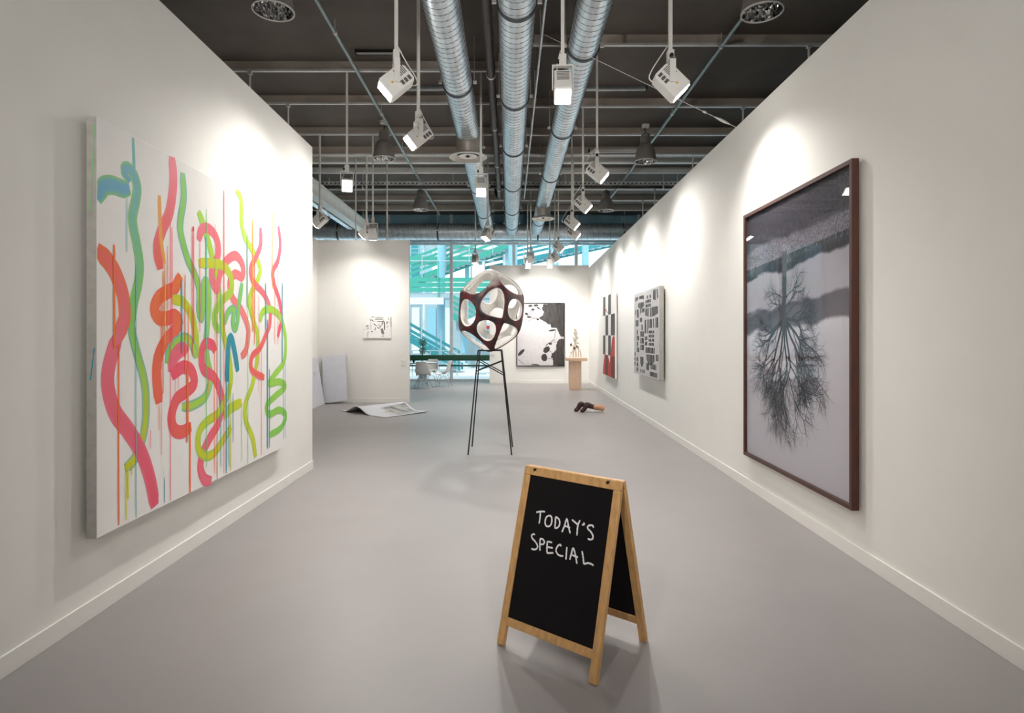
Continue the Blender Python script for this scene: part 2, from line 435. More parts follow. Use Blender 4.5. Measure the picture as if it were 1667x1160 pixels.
def wall(name, outline, z1=ZW):
    return struct(name, G().slab([(x, y, 0) for x, y in outline], (0, 0, z1)), 'wall_white', smooth=0)
w_left = wall('wall_left', [(XL, -1.5), (XL, 7.2), (-4.63, 7.2), (-4.63, 7.08), (XL - 0.12, 7.08), (XL - 0.12, -1.5)])
w_rec = wall('wall_recess', [(-4.63, 7.2), (-4.63, 14.4), (-2.417, 14.4), (-2.417, 14.52), (-4.75, 14.52), (-4.75, 7.2)], 3.92)
w_back = wall('wall_back', [(-0.666, 20.2), (xr(20.2), 20.2), (xr(20.2), 20.32), (-0.666, 20.32)], 4.0)
w_right = wall('wall_right', [(xr(-1.5), -1.5), (xr(20.32), 20.32), (xr(20.32) + 0.12, 20.32), (xr(-1.5) + 0.12, -1.5)], ZW + 0.04)
for nm, b in (('wall_hall_left', (-9.2, -9.0, -8.2, 21.56, 0, ZC)), ('wall_hall_right', (9.0, 9.2, -8.2, 21.56, 0, ZC)), ('wall_hall_rear', (-9.0, 9.0, -8.2, -8.0, 0, ZC))):
    struct(nm, G().box(*b), 'hall_grey')

def baseboard(name, a, b, n):
    """strip 11 cm high standing 12 mm proud of the wall along a-b, n points into the room"""
    a = Vector((*a, 0)); b = Vector((*b, 0)); n = Vector((*n, 0)) * 0.012
    g = G().slab([a, b, b + n, a + n], (0, 0, 0.105))
    return struct(name, g, 'base_white', bevel=0.003, smooth=0)
baseboard('baseboard_left', (XL, -1.5), (XL, 7.2), (1, 0))
baseboard('baseboard_right', (xr(-1.5), -1.5), (xr(20.2), 20.2), (-1, 0))
baseboard('baseboard_back', (-0.666, 20.2), (xr(20.2), 20.2), (0, -1))
baseboard('baseboard_recess', (-4.618, 14.4), (-2.417, 14.4), (0, -1))
baseboard('baseboard_recess_side', (-4.63, 7.2), (-4.63, 14.388), (1, 0))

# steel beams and rails carried by the ceiling
def beam(x0, x1, y, h, d, m, rail=True, z1=ZC):
    G().box(x0, x1, y, y + d, z1 - h, z1).build('beam', m, ceil)
    if rail:
        G().box(x0, x1, y - 0.02, y + 0.03, z1 - h - 0.035, z1 - h).build('rail', 'rail_steel', ceil)
for y in (9.48, 10.82, 12.47): beam(-9, 0.0, y, 0.13, 0.10, 'beam_brown')
for y in (8.64, 10.96, 12.5): beam(0.0, 9, y, 0.13, 0.10, 'beam_brown')
beam(-9, 9, 13.75, 0.16, 0.30, 'beam_brown')
beam(-9, 9, 14.55, 0.13, 0.16, 'beam_pale', False)
beam(-9, 9, 15.45, 0.13, 0.14, 'beam_pale', False)
for y in (17.1, 18.5, 19.9): beam(-9, 9, y, 0.15, 0.18, 'beam_brown', y > 19)
for y in (5.9, 4.2, 2.6): beam(-9, 9, y, 0.13, 0.10, 'beam_brown')

# drop rods hanging from the rails, some down to the tops of the walls
def rod(w, x, y, z0, z1, r=0.017):
    G().tube([(x, y, z0), (x, y, z1)], r, 8).build('drop_rod', 'pole_white', w)
    G().box(x - 0.03, x + 0.03, y - 0.025, y + 0.025, z1 - 0.05, z1).build('rod_clamp', 'rail_steel', w)
rod(ceil, -4.12, 9.48, 3.1, ZC - 0.165)
rod(ceil, -4.01, 10.82, 3.1, ZC - 0.165)
for y in (8.64, 10.96, 13.77, 17.1, 18.5): rod(ceil, 4.34 - (y - 8.64) * 0.02, y, 3.1, ZC - 0.15)
rod(w_rec, -3.72, 14.46, 3.9, ZC - 0.01)
rod(w_rec, -2.96, 14.46, 3.9, ZC - 0.01)

# glazed end of the hall
YW = 21.5
win = struct('window_1', G().box(-9, 9, YW - 0.06, YW + 0.06, 0.0, 0.06), 'mullion_white')
MX = [-8.82, -6.57, -4.33, -2.08, 0.166, 2.41, 4.65, 6.9, 8.95]
for x in MX:
    G().box(x - 0.055, x + 0.055, YW - 0.08, YW + 0.05, 0.06, ZC).build('mullion', 'mullion_white', win)
for a, b in zip(MX[:-1], MX[1:]):
    G().box(a + 0.055, b - 0.055, YW - 0.005, YW + 0.005, 0.06, ZC).build('pane', 'window_glass', win)
G().box(-9, 9, YW - 0.24, YW - 0.10, 0.73, 0.93).build('guard_beam', 'guard_green', win, bevel=0.01)
G().box(-9, 9, YW - 0.16, YW - 0.11, 0.52, 0.57).build('guard_rail', 'guard_green', win, bevel=0.005)
G().box(-9, 9, YW - 0.04, YW + 0.04, 4.98, ZC).build('header_panel', 'out_blue', win)
for z, r in ((4.90, 0.04), (4.99, 0.04), (5.08, 0.04)):
    G().tube([(-9, YW - 0.13, z), (9, YW - 0.13, z)], r, 12).build('header_pipe', 'galvanised', win)

# ------------------------------------------------------------------ ventilation ducts
def duct(label, a, b, r, collars, diffusers=(), up=None, pitch=0.125):
    a = Vector(a); b = Vector(b); ax = (b - a); L = ax.length; ax.normalize()
    t = thing('ventilation_duct', label, 'duct', a)
    q = ax.to_track_quat('Z', 'Y').to_matrix().to_4x4()
    prof = [(r, 0), (r, L)]
    G().lathe([(r * 0.02, 0), (r, 0), (r, L), (r * 0.02, L)], 40, q).build('pipe', 'galvanised', t, smooth=50)
    # the folded lock seam that winds round the pipe
    g = G(); n = 20; turns = int(L / pitch)
    vs_ = []; fs = []
    for k in range(turns * n + 1):
        th = 2 * math.pi * k / n; z = L * k / (turns * n)
        c, s = math.cos(th), math.sin(th)
        for rr, dz in ((r - 0.002, -0.007), (r + 0.0045, 0), (r - 0.002, 0.007)):
            vs_.append(q @ Vector((rr * c, rr * s, z + dz)))
    for k in range(turns * n):
        o = k * 3
        fs += [(o, o + 1, o + 4, o + 3), (o + 1, o + 2, o + 5, o + 4)]
    g.add(vs_, fs).build('lock_seam', 'seam_dark', t, smooth=0)
    for z in collars:
        G().lathe([(r + 0.001, z - 0.03), (r + 0.014, z - 0.022), (r + 0.014, z - 0.004), (r + 0.009, z), (r + 0.014, z + 0.004), (r + 0.014, z + 0.022), (r + 0.001, z + 0.03)], 40, q).build('joint_collar', 'seam_dark', t)
        for sx in (-1, 1):
            c = q @ Vector((0, 0, z))
            side = Vector((sx * (r + 0.03), 0, 0)) if abs(ax.y) > 0.5 else Vector((0, sx * (r + 0.03), 0))
            G().tube([c + side, c + side + Vector((0, 0, ZC - a.z - 0.002))], 0.006, 6).build('hanger', 'rail_steel', t)
            G().box(-0.035, 0.035, -0.015, 0.015, -0.02, 0.02, Matrix.Translation(c + side)).build('hanger_lug', 'rail_steel', t)
    for z in diffusers:
        c = q @ Vector((0, 0, z))
        M = Matrix.Translation(c)
        d = G().lathe([(r * 0.98, 0.02), (r * 0.98, -r - 0.03), (r * 0.98, -r - 0.19)], 32, M).build('spigot', 'duct_bare', t)
        G().lathe([(r * 0.9, -r - 0.17), (r * 1.30, -r - 0.19), (r * 1.62, -r - 0.225), (r * 1.64, -r - 0.235), (r * 1.60, -r - 0.245), (r * 1.20, -r - 0.235), (r * 0.92, -r - 0.19)], 40, M).build('diffuser_rim', 'duct_bare', d)
        G().lathe([(0.01, -r - 0.19), (r * 0.45, -r - 0.19), (r * 0.78, -r - 0.215), (r * 0.78, -r - 0.225), (r * 0.42, -r - 0.215), (0.01, -r - 0.205)], 32, M).build('diffuser_cone', 'lamp_white', d)
        G().lathe([(0.01, -r - 0.236), (0.03, -r - 0.236), (0.03, -r - 0.2), (0.01, -r - 0.2)], 12, M).build('diffuser_stem', 'black_iron', d)
        for k in range(3):
            th = k * 2.094 + 0.4
            G().tube([c + Vector((0, 0, -r - 0.218)), c + Vector((math.cos(th) * r * 0.9, math.sin(th) * r * 0.9, -r - 0.2))], 0.006, 6).build('spoke', 'duct_bare', d)
    return t

ZD = 5.30
duct('spiral steel duct above the tall egg sculpture, with a round diffuser near its front', (-0.752, -3.0, ZD), (-0.752, 20.70, ZD), 0.212, (6.3, 11.7, 14.7, 17.7, 20.7, 22.6), (13.85,))
duct('spiral steel duct between a dark pipe and a thin conduit, without diffusers', (0.085, -3.0, ZD), (0.085, 20.70, ZD), 0.213, (7.2, 9.6, 12.2, 14.6, 17.4, 20.2, 22.6))
duct('spiral steel duct beside the right row of spotlights, diffuser near its far end', (0.945, -3.0, ZD), (0.945, 20.70, ZD), 0.196, (6.9, 10.6, 13.6, 16.6, 22.0), (19.6,))
duct('spiral steel duct running crosswise just in front of the glazed end', (-9, 21.0, 5.27), (9, 21.0, 5.27), 0.29, (3, 6.5, 10, 13, 16), pitch=0.2)

# ------------------------------------------------------------------ pipes, trays and wires under the ceiling
def pipe(name, label, cat, a, b, r, m, clamps=(), seg=10):
    t = thing(name, label, cat, a)
    a = Vector(a); b = Vector(b)
    G().tube([(0, 0, 0), b - a], r, seg).build('tube', m, t)
    L = (b - a).length; d = (b - a).normalized()
    for s in clamps:
        c = d * s
        G().lathe([(r + 0.001, -0.02), (r + 0.007, -0.02), (r + 0.007, 0.02), (r + 0.001, 0.02)], 12, Matrix.Translation(c) @ d.to_track_quat('Z', 'Y').to_matrix().to_4x4()).build('clamp', 'rail_steel', t)
        G().tube([c + Vector((0, 0, r)), c + Vector((0, 0, ZC - a.z - 0.001))], 0.007, 6).build('hanger', 'rail_steel', t)
    return t
pipe('conduit_pipe', 'grey green conduit passing over the row of bell lamps left of the ducts', 'pipe', (-2.40, -2, 5.775), (-2.40, 20.6, 5.775), 0.027, 'pipe_green', (8.4, 10.2, 13.2, 15.4, 18.6, 22.4))
pipe('conduit_pipe', 'grey green conduit passing beside the row of bell lamps right of the ducts', 'pipe', (3.06, -2, 5.775), (3.06, 19.2, 5.775), 0.027, 'pipe_green', (8.4, 10.6, 13.2, 15.4, 18.6))
pipe('conduit_pipe', 'thin galvanised conduit alongside the middle spiral duct', 'pipe', (0.42, -2, 5.48), (0.42, 16.8, 5.48), 0.019, 'galvanised', (8.2, 10.0, 11.8, 13.6, 15.4, 17.2, 18.6))
t = pipe('drain_pipe', 'thick dark drain pipe between two spiral ducts', 'pipe', (-0.268, -2, 5.45), (-0.268, 16.4, 5.45), 0.062, 'pipe_dark', (8.6, 10.8, 13, 15.4, 17.6), 14)
el = [(0, 18.3, 0), (0, 18.5, 0), (-0.03, 18.62, 0.02), (-0.08, 18.66, 0.10), (-0.10, 18.68, 0.2), (-0.10, 18.68, 0.51)]
G().tube(smooth_path(el, 0.04), 0.05, 12).build('elbow', 'pipe_dark', t)

def tray(label, a, b, h, ring):
    """cable tray: two edge strips with a row of punched rings between them"""
    a = Vector(a); b = Vector(b); d = (b - a); L = d.length; d.normalize()
    t = thing('cable_tray', label, 'cable tray', a)
    n = Vector((-d.y, d.x, 0))
    for z in (0, h - 0.014):
        o = [Vector((0, 0, z)), d * L + Vector((0, 0, z)), d * L + n * 0.16 + Vector((0, 0, z)), n * 0.16 + Vector((0, 0, z))]
        if z == 0:
            G().slab(o, (0, 0, 0.008)).build('bottom_sheet', 'galvanised', t)
        else:
            o = [Vector((0, 0, z)), d * L + Vector((0, 0, z)), d * L + n * 0.02 + Vector((0, 0, z)), n * 0.02 + Vector((0, 0, z))]
            G().slab(o, (0, 0, 0.014)).build('edge_strip', 'galvanised', t)
    g = G(); k = int(L / ring)
    for i in range(k):
        c = d * (ring * (i + 0.5)) + Vector((0, 0, h / 2))
        n2 = 10; vs_ = []; fs = []
        for j in range(n2):
            th = 2 * math.pi * j / n2
            e = d * math.cos(th) * ring * 0.52 + Vector((0, 0, math.sin(th) * h * 0.5))
            f = d * math.cos(th) * ring * 0.30 + Vector((0, 0, math.sin(th) * h * 0.28))
            vs_ += [c + e, c + f]
        for j in range(n2):
            a2, b2 = j * 2, ((j + 1) % n2) * 2
            fs.append((a2, b2, b2 + 1, a2 + 1))
        g.add(vs_, fs)
    g.build('perforated_side', 'beam_pale', t, smooth=0, kind='stuff')
    for s in range(1, int(L), 3):
        c = d * s + Vector((0, 0, h))
        G().tube([c, c + Vector((0, 0, ZC - a.z - h - 0.001))], 0.008, 6).build('hanger', 'rail_steel', t)
    return t
tray('perforated steel cable tray crossing the hall above the ducts', (-8.5, 15.95, 5.62), (8.5, 15.95, 5.62), 0.12, 0.115)
tray('perforated steel cable tray running lengthwise beyond the recess wall', (-5.35, 12.6, 5.25), (-5.35, 20.4, 5.25), 0.12, 0.115)
pipe('sprinkler_pipe', 'long dark pipe just below the crosswise cable tray', 'pipe', (-8.9, 15.9, 5.572), (8.9, 15.9, 5.572), 0.042, 'pipe_dark', (2, 5, 8, 10, 13, 16))
t = thing('steel_girder', 'pale steel girder running lengthwise above the recess wall', 'girder', (-4.95, 12.4, 5.12))
G().box(-0.13, 0.13, 0, 8.2, 0, 0.03).build('flange', 'beam_pale', t)
G().box(-0.02, 0.02, 0, 8.2, 0.03, 0.35).build('web', 'beam_pale', t)
G().box(-0.13, 0.13, 0, 8.2, 0.35, 0.38).build('flange', 'beam_pale', t)
for y in (0.4, 4, 7.8): G().tube([(0, y, 0.38), (0, y, ZC - 5.121)], 0.012, 6).build('hanger', 'rail_steel', t)

def batten(label, x0, x1, y, m, z=ZC):
    t = thing('batten_light', label, 'ceiling light', ((x0 + x1) / 2, y, z))
    w = (x1 - x0) / 2
    G().box(-w, w, -0.03, 0.05, -0.06, -0.001).build('housing', m, t, bevel=0.006)
    G().box(-w + 0.01, w - 0.01, -0.038, -0.028, -0.075, -0.05).build('edge_strip', 'rail_steel', t)
    for s in (-1, 1): G().box(s * w - 0.012, s * w + 0.012, -0.04, 0.055, -0.07, -0.001).build('end_cap', 'black_rubber', t)
batten('short black batten light beside the conduit over the neon canvas', -2.34, -1.73, 9.12, 'black_rubber')
batten('grey batten light between the first ducts and the egg sculpture', -1.85, -1.12, 10.45, 'pipe_green')
batten('grey batten light right of the ducts above the spotlight row', 1.30, 2.40, 10.45, 'pipe_green')
batten('long white batten light behind the right bell lamp', 1.80, 3.0, 13.45, 'beam_pale', ZC - 0.16)

# safety wire with a turnbuckle, tied to the top of the right wall
a = Vector((0.44, 7.65, 5.47)); b = Vector((xr(6.69) + 0.03, 6.69, ZW + 0.06))
t = thing('safety_wire', 'thin steel safety wire with turnbuckle tied to the right wall top', 'wire', b)
G().tube([a - b, (0, 0, 0)], 0.0035, 6).build('cable', 'rail_steel', t)
p = (a - b)
G().tube([p * 0.03, p * 0.055, p * 0.075, p * 0.10], [0.008, 0.016, 0.016, 0.006], 8).build('turnbuckle', 'rail_steel', t)
G().tube([p * 0.14, p * 0.155], 0.012, 8).build('cable_clip', 'rail_steel', t)
G().tube([(0, 0, 0.0), (0.0, 0, -0.03)], 0.018, 8).build('eye_bolt', 'rail_steel', t)

# ------------------------------------------------------------------ bell lamps
def faceted():
    m = bpy.data.materials.new('faceted_reflector'); m.use_nodes = True
    nt = m.node_tree; b = nt.nodes['Principled BSDF']
    b.inputs['Metallic'].default_value = 1.0; b.inputs['Roughness'].default_value = 0.12
    b.inputs['Base Color'].default_value = (0.86, 0.86, 0.86, 1)
    tc = nt.nodes.new('ShaderNodeTexCoord'); vo = nt.nodes.new('ShaderNodeTexVoronoi')
    vo.inputs['Scale'].default_value = 42
    nt.links.new(tc.outputs['Object'], vo.inputs['Vector'])
    mx = nt.nodes.new('ShaderNodeVectorMath'); mx.operation = 'MULTIPLY_ADD'
    mx.inputs[1].default_value = (0.9, 0.9, 0.9); mx.inputs[2].default_value = (-0.45, -0.45, -0.45)
    nt.links.new(vo.outputs['Color'], mx.inputs[0])
    ge = nt.nodes.new('ShaderNodeNewGeometry'); ad = nt.nodes.new('ShaderNodeVectorMath'); ad.operation = 'ADD'
    nt.links.new(ge.outputs['Normal'], ad.inputs[0]); nt.links.new(mx.outputs[0], ad.inputs[1])
    no = nt.nodes.new('ShaderNodeVectorMath'); no.operation = 'NORMALIZE'
    nt.links.new(ad.outputs[0], no.inputs[0]); nt.links.new(no.outputs[0], b.inputs['Normal'])
    MATS['faceted'] = m
faceted()
def bell_meshes():
    d = {}
    d['shade'] = G().lathe([(0.095, 0.362), (0.132, 0.34), (0.166, 0.28), (0.192, 0.19), (0.210, 0.09), (0.219, 0.03), (0.220, 0.0), (0.214, 0.0)], 36).mesh('shade', 'lamp_grey')
    d['reflector'] = G().lathe([(0.214, 0.001), (0.212, 0.04), (0.203, 0.09), (0.184, 0.19), (0.156, 0.275), (0.11, 0.33), (0.005, 0.34)], 36).mesh('reflector', 'faceted')
    d['rim'] = G().lathe([(0.214, 0.002), (0.226, 0.004), (0.226, -0.010), (0.212, -0.010), (0.214, 0.002)], 36).mesh('rim', 'lamp_white')
    prof = [(0.098, 0.35)]
    for k in range(7): prof += [(0.096, 0.36 + k * 0.02), (0.107, 0.363 + k * 0.02), (0.107, 0.373 + k * 0.02), (0.096, 0.376 + k * 0.02)]
    prof += [(0.100, 0.51), (0.085, 0.555), (0.03, 0.585), (0.005, 0.587)]
    d['ballast'] = G().lathe(prof, 28).mesh('ballast', 'lamp_grey')
    d['bulb'] = G().lathe([(0.005, 0.09), (0.035, 0.105), (0.052, 0.15), (0.045, 0.20), (0.03, 0.26), (0.03, 0.33)], 16).mesh('bulb', 'lamp_white')
    return d
BELL = bell_meshes()
def bell(label, x, y, z):
    t = thing('bell_lamp', label, 'ceiling lamp', (x, y, z), rnd.uniform(0, 6), 'high bay bell lamps')
    for nm in ('shade', 'reflector', 'ballast', 'bulb'):
        o = obj(nm, BELL[nm], t)
        if nm == 'shade': obj('rim', BELL['rim'], o)
    top = ZC - z
    G().tube([(0, 0, 0.58), (0, 0, top - 0.14), (0.03, 0.0, top - 0.10), (-0.03, 0.01, top - 0.06), (0, 0, top - 0.03)], 0.008, 6).build('cord', 'black_rubber', t)
    G().box(-0.07, 0.07, -0.05, 0.05, top - 0.075, top - 0.002).build('junction_box', 'lamp_white', t, bevel=0.008)
bell('grey bell lamp above the front end of the neon canvas wall', -2.61, 6.6, 5.20)
bell('grey bell lamp beside the glaring spotlight and the conduit', -2.54, 12.1, 5.20)
bell('grey bell lamp over the sheet on the floor, near the cable tray', -2.53, 17.0, 5.20)
bell('grey bell lamp above the big framed tree picture', 2.81, 6.63, 5.20)
bell('grey bell lamp with a looping black cord in front of the long white batten', 2.81, 12.3, 5.20)
bell('grey bell lamp over the checkered red and black painting', 2.78, 17.1, 5.20)

# ------------------------------------------------------------------ spotlights on drop poles
def spot_meshes():
    d = {}
    # local frame: +Y is the beam, Z up, pivot at the origin
    o = [(-0.15, -0.075), (-0.13, -0.10), (0.13, -0.105), (0.145, -0.095), (0.145, 0.095), (0.13, 0.105), (-0.10, 0.105), (-0.15, 0.06)]
    g = G().slab([(-0.085, y, z) for y, z in o], (0.17, 0, 0))
    d['housing'] = g.mesh('housing', 'lamp_white', 30)
    d['lens'] = G().box(-0.072, 0.072, 0.140, 0.152, -0.085, 0.085).mesh('lens', 'lamp_lens', 0)
    g = G()
    for s in (-1, 1):
        for k in range(7):
            g.box(s * 0.0855 - 0.002, s * 0.0855 + 0.002, -0.125 + k * 0.016, -0.117 + k * 0.016, 0.0, 0.085)
        for k in range(3):
            g.box(s * 0.0855 - 0.002, s * 0.0855 + 0.002, -0.125 + k * 0.042, -0.095 + k * 0.042, -0.075, -0.03)
    for k in range(6): g.box(-0.06, 0.06, -0.08 + k * 0.02, -0.072 + k * 0.02, 0.103, 0.107)
    d['vent'] = g.mesh('vent', 'vent_dark', 0)
    d['sticker'] = G().box(-0.0875, 0.0875, 0.045, 0.065, -0.005, 0.015).mesh('warning_sticker', 'sticker_yellow', 0)
    g = G()
    for s in (-1, 1): g.box(s * 0.098 - 0.006, s * 0.098 + 0.006, -0.028, 0.028, -0.03, 0.20)
    g.box(-0.104, 0.104, -0.028, 0.028, 0.19, 0.202)
    d['yoke'] = g.mesh('yoke', 'lamp_white', 0)
    g = G().box(-0.035, 0.035, -0.03, 0.03, 0.2, 0.31)
    d['clamp'] = g.mesh('clamp', 'pole_white', 0)
    d['knob'] = G().tube([(0.03, 0, 0.245), (0.06, 0, 0.245)], 0.02, 10).mesh('knob', 'black_rubber')
    d['pole'] = G().box(-0.017, 0.017, -0.017, 0.017, 0, 1).mesh('pole', 'pole_white', 0)
    d['cable'] = G().tube(smooth_path([(0.02, -0.02, 0.36), (0.05, -0.10, 0.24), (0.04, -0.19, 0.10), (0.03, -0.21, 0.03), (0.02, -0.17, 0.0), (0.0, -0.145, 0.02)], 0.03), 0.006, 6).mesh('cable', 'pole_white')
    return d
SPOT = spot_meshes()
def spotlight(label, x, y, z, aim, power=1.0, size=100, top=ZC - 0.001, blend=1.0, beam=None):
    if isinstance(aim, tuple) and len(aim) == 4: aim = (x + aim[0], y + aim[1], z + aim[2])      # given as a direction
    t = thing('pole_spotlight', label, 'spotlight', (x, y, z), 0, 'white box spotlights on drop poles')
    d = (Vector(aim) - Vector((x, y, z))).normalized()
    yaw = math.atan2(-d.x, d.y)
    q = d.to_track_quat('Y', 'Z')
    h = obj('housing', SPOT['housing'], t, bevel=0.006)
    h.rotation_mode = 'QUATERNION'; h.rotation_quaternion = q
    for nm in ('lens', 'vent', 'sticker'):
        obj({'sticker': 'warning_sticker'}.get(nm, nm), SPOT[nm], h)
    for nm in ('yoke', 'clamp', 'knob', 'cable'):
        o = obj(nm, SPOT[nm], t, bevel=0.003 if nm == 'clamp' else 0)
        o.rotation_euler = (0, 0, yaw)
    p = obj('pole', SPOT['pole'], t, (0, 0, 0.28))
    p.scale = (1, 1, top - z - 0.28)
    p.rotation_euler = (0, 0, yaw)
    if power > 0:
        ld = bpy.data.lights.new('spot_beam', 'SPOT')
        ld.energy = SPOT_W * power
        ld.spot_size = R(size); ld.spot_blend = blend
        ld.shadow_soft_size = 0.06
        ld.color = (1.0, 0.965, 0.92)
        lo = bpy.data.objects.new('spot_beam', ld)
        COL.objects.link(lo)
        lo.parent = t
        lo.location = d * 0.16
        bd_ = (Vector(beam) - Vector((x, y, z))).normalized() if beam else d      # asymmetric reflectors throw lower than they point
        lo.rotation_euler = bd_.to_track_quat('-Z', 'Y').to_euler()
    return t
ZS = 4.05
spotlight('white box spotlight aimed at the front half of the neon canvas', -1.094, 5.77, ZS, (-1, -0.30, -0.95, 'd'), 0.92, 122, beam=(-2.3, 5.3, 0.5))
spotlight('white box spotlight aimed at the far half of the neon canvas', -1.116, 7.32, ZS, (-0.85, -0.45, -0.85, 'd'), 0.85, 150, beam=(-2.1, 6.4, 0.4))
spotlight('white box spotlight in front of the right duct, shining back over the chalkboard sign', 0.524, 5.85, ZS, (0.45, 4.1, 0.6), 0.75)
spotlight('white box spotlight aimed at the big framed tree picture', 1.558, 5.77, ZS, (1, -0.02, -1.0, 'd'), 0.85, 122, beam=(2.4, 5.5, 0.2))
spotlight('white box spotlight glaring straight towards the chalkboard sign, over the recess', -2.62, 9.63, ZS, (-1.0, 4.2, 1.6), 0.5)
spotlight('white box spotlight aimed into the corner of the recess', -4.0, 12.6, ZS, (-1, 0.15, -0.8, 'd'), 0.3)
spotlight('white box spotlight tilted sideways above the small sketch canvas', -3.324, 13.9, 4.02, (-1, 0.15, -0.9, 'd'), 0.2, 140, beam=(-3.7, 13.2, 0.3))
spotlight('white box spotlight turned to the small sketch canvas on the recess wall', -2.97, 13.0, 3.86, (-3.1, 14.4, 2.0), 0.62, 140, beam=(-3.4, 14.1, 0.3))
spotlight('white box spotlight hanging in front of the left duct, over the egg sculpture', -0.462, 9.75, ZS, (-0.35, 7.6, 0.6), 0.6)
spotlight('white box spotlight nearest the lattice canvas, with a white cable loop', 1.312, 8.91, ZS, (1, -0.15, -0.85, 'd'), 0.95, 150, beam=(2.2, 8.3, 0.3))
spotlight('white box spotlight beside the far half of the lattice canvas', 1.367, 11.06, ZS, (1, -0.10, -0.95, 'd'), 0.8, 138, beam=(2.5, 10.8, 0.5))
spotlight('white box spotlight on a long pole, upper one of an overlapping pair', 1.35, 12.86, ZS, (1, -0.15, -0.85, 'd'), 0.75, 138, beam=(2.5, 12.7, 0.5))
spotlight('white box spotlight, lower one of an overlapping pair by the checkered painting', 1.526, 14.2, ZS, (1, -0.12, -0.75, 'd'), 0.7, 138, beam=(2.5, 14.4, 0.4))
spotlight('white box spotlight level with the far edge of the checkered painting', 1.35, 16.4, ZS, (1, -0.05, -0.9, 'd'), 0.7, 138, beam=(2.5, 16.6, 0.5))
spotlight('white box spotlight shining at the corner above the pedestal', 1.378, 18.0, 3.984, (2.5, 18.2, 2.3), 0.6, 138, beam=(2.5, 18.4, 0.6))
spotlight('white box spotlight with its back turned, lighting the right of the foliage picture', 1.298, 19.1, 3.96, (1.25, 20.2, 1.7), 0.55, 145, beam=(1.3, 19.9, 0.4))
spotlight('white box spotlight slightly turned, upper one over the foliage picture', 0.645, 17.9, 3.964, (1.3, 20.2, 1.6), 0.7, 130)
spotlight('white box spotlight with its back turned, lighting the left of the foliage picture', 0.585, 19.0, 3.93, (0.4, 20.2, 1.7), 0.55, 145, beam=(0.4, 19.9, 0.4))
spotlight('white box spotlight hanging alone before the glazing, pointing down', -1.076, 19.0, ZS, (-1.3, 18.4, 1.0), 1.4, 110, beam=(-2.2, 17.4, 0.3))
spotlight('white box spotlight under the end of the left duct, pointing down sideways', -0.515, 14.3, ZS, (-1.1, 13.7, 2.6), 0.6)
# two unseen spotlights added behind the viewer to fill the sign's front
spotlight('added white box fill spotlight over the booth entrance on the neon canvas side', -1.3, -1.3, ZS, (-0.1, 7.5, 1.5), 1.9, 84)
spotlight('added white box fill spotlight over the booth entrance on the framed print side', 1.3, -1.3, ZS, (0.5, 7.5, 1.5), 1.9, 84)

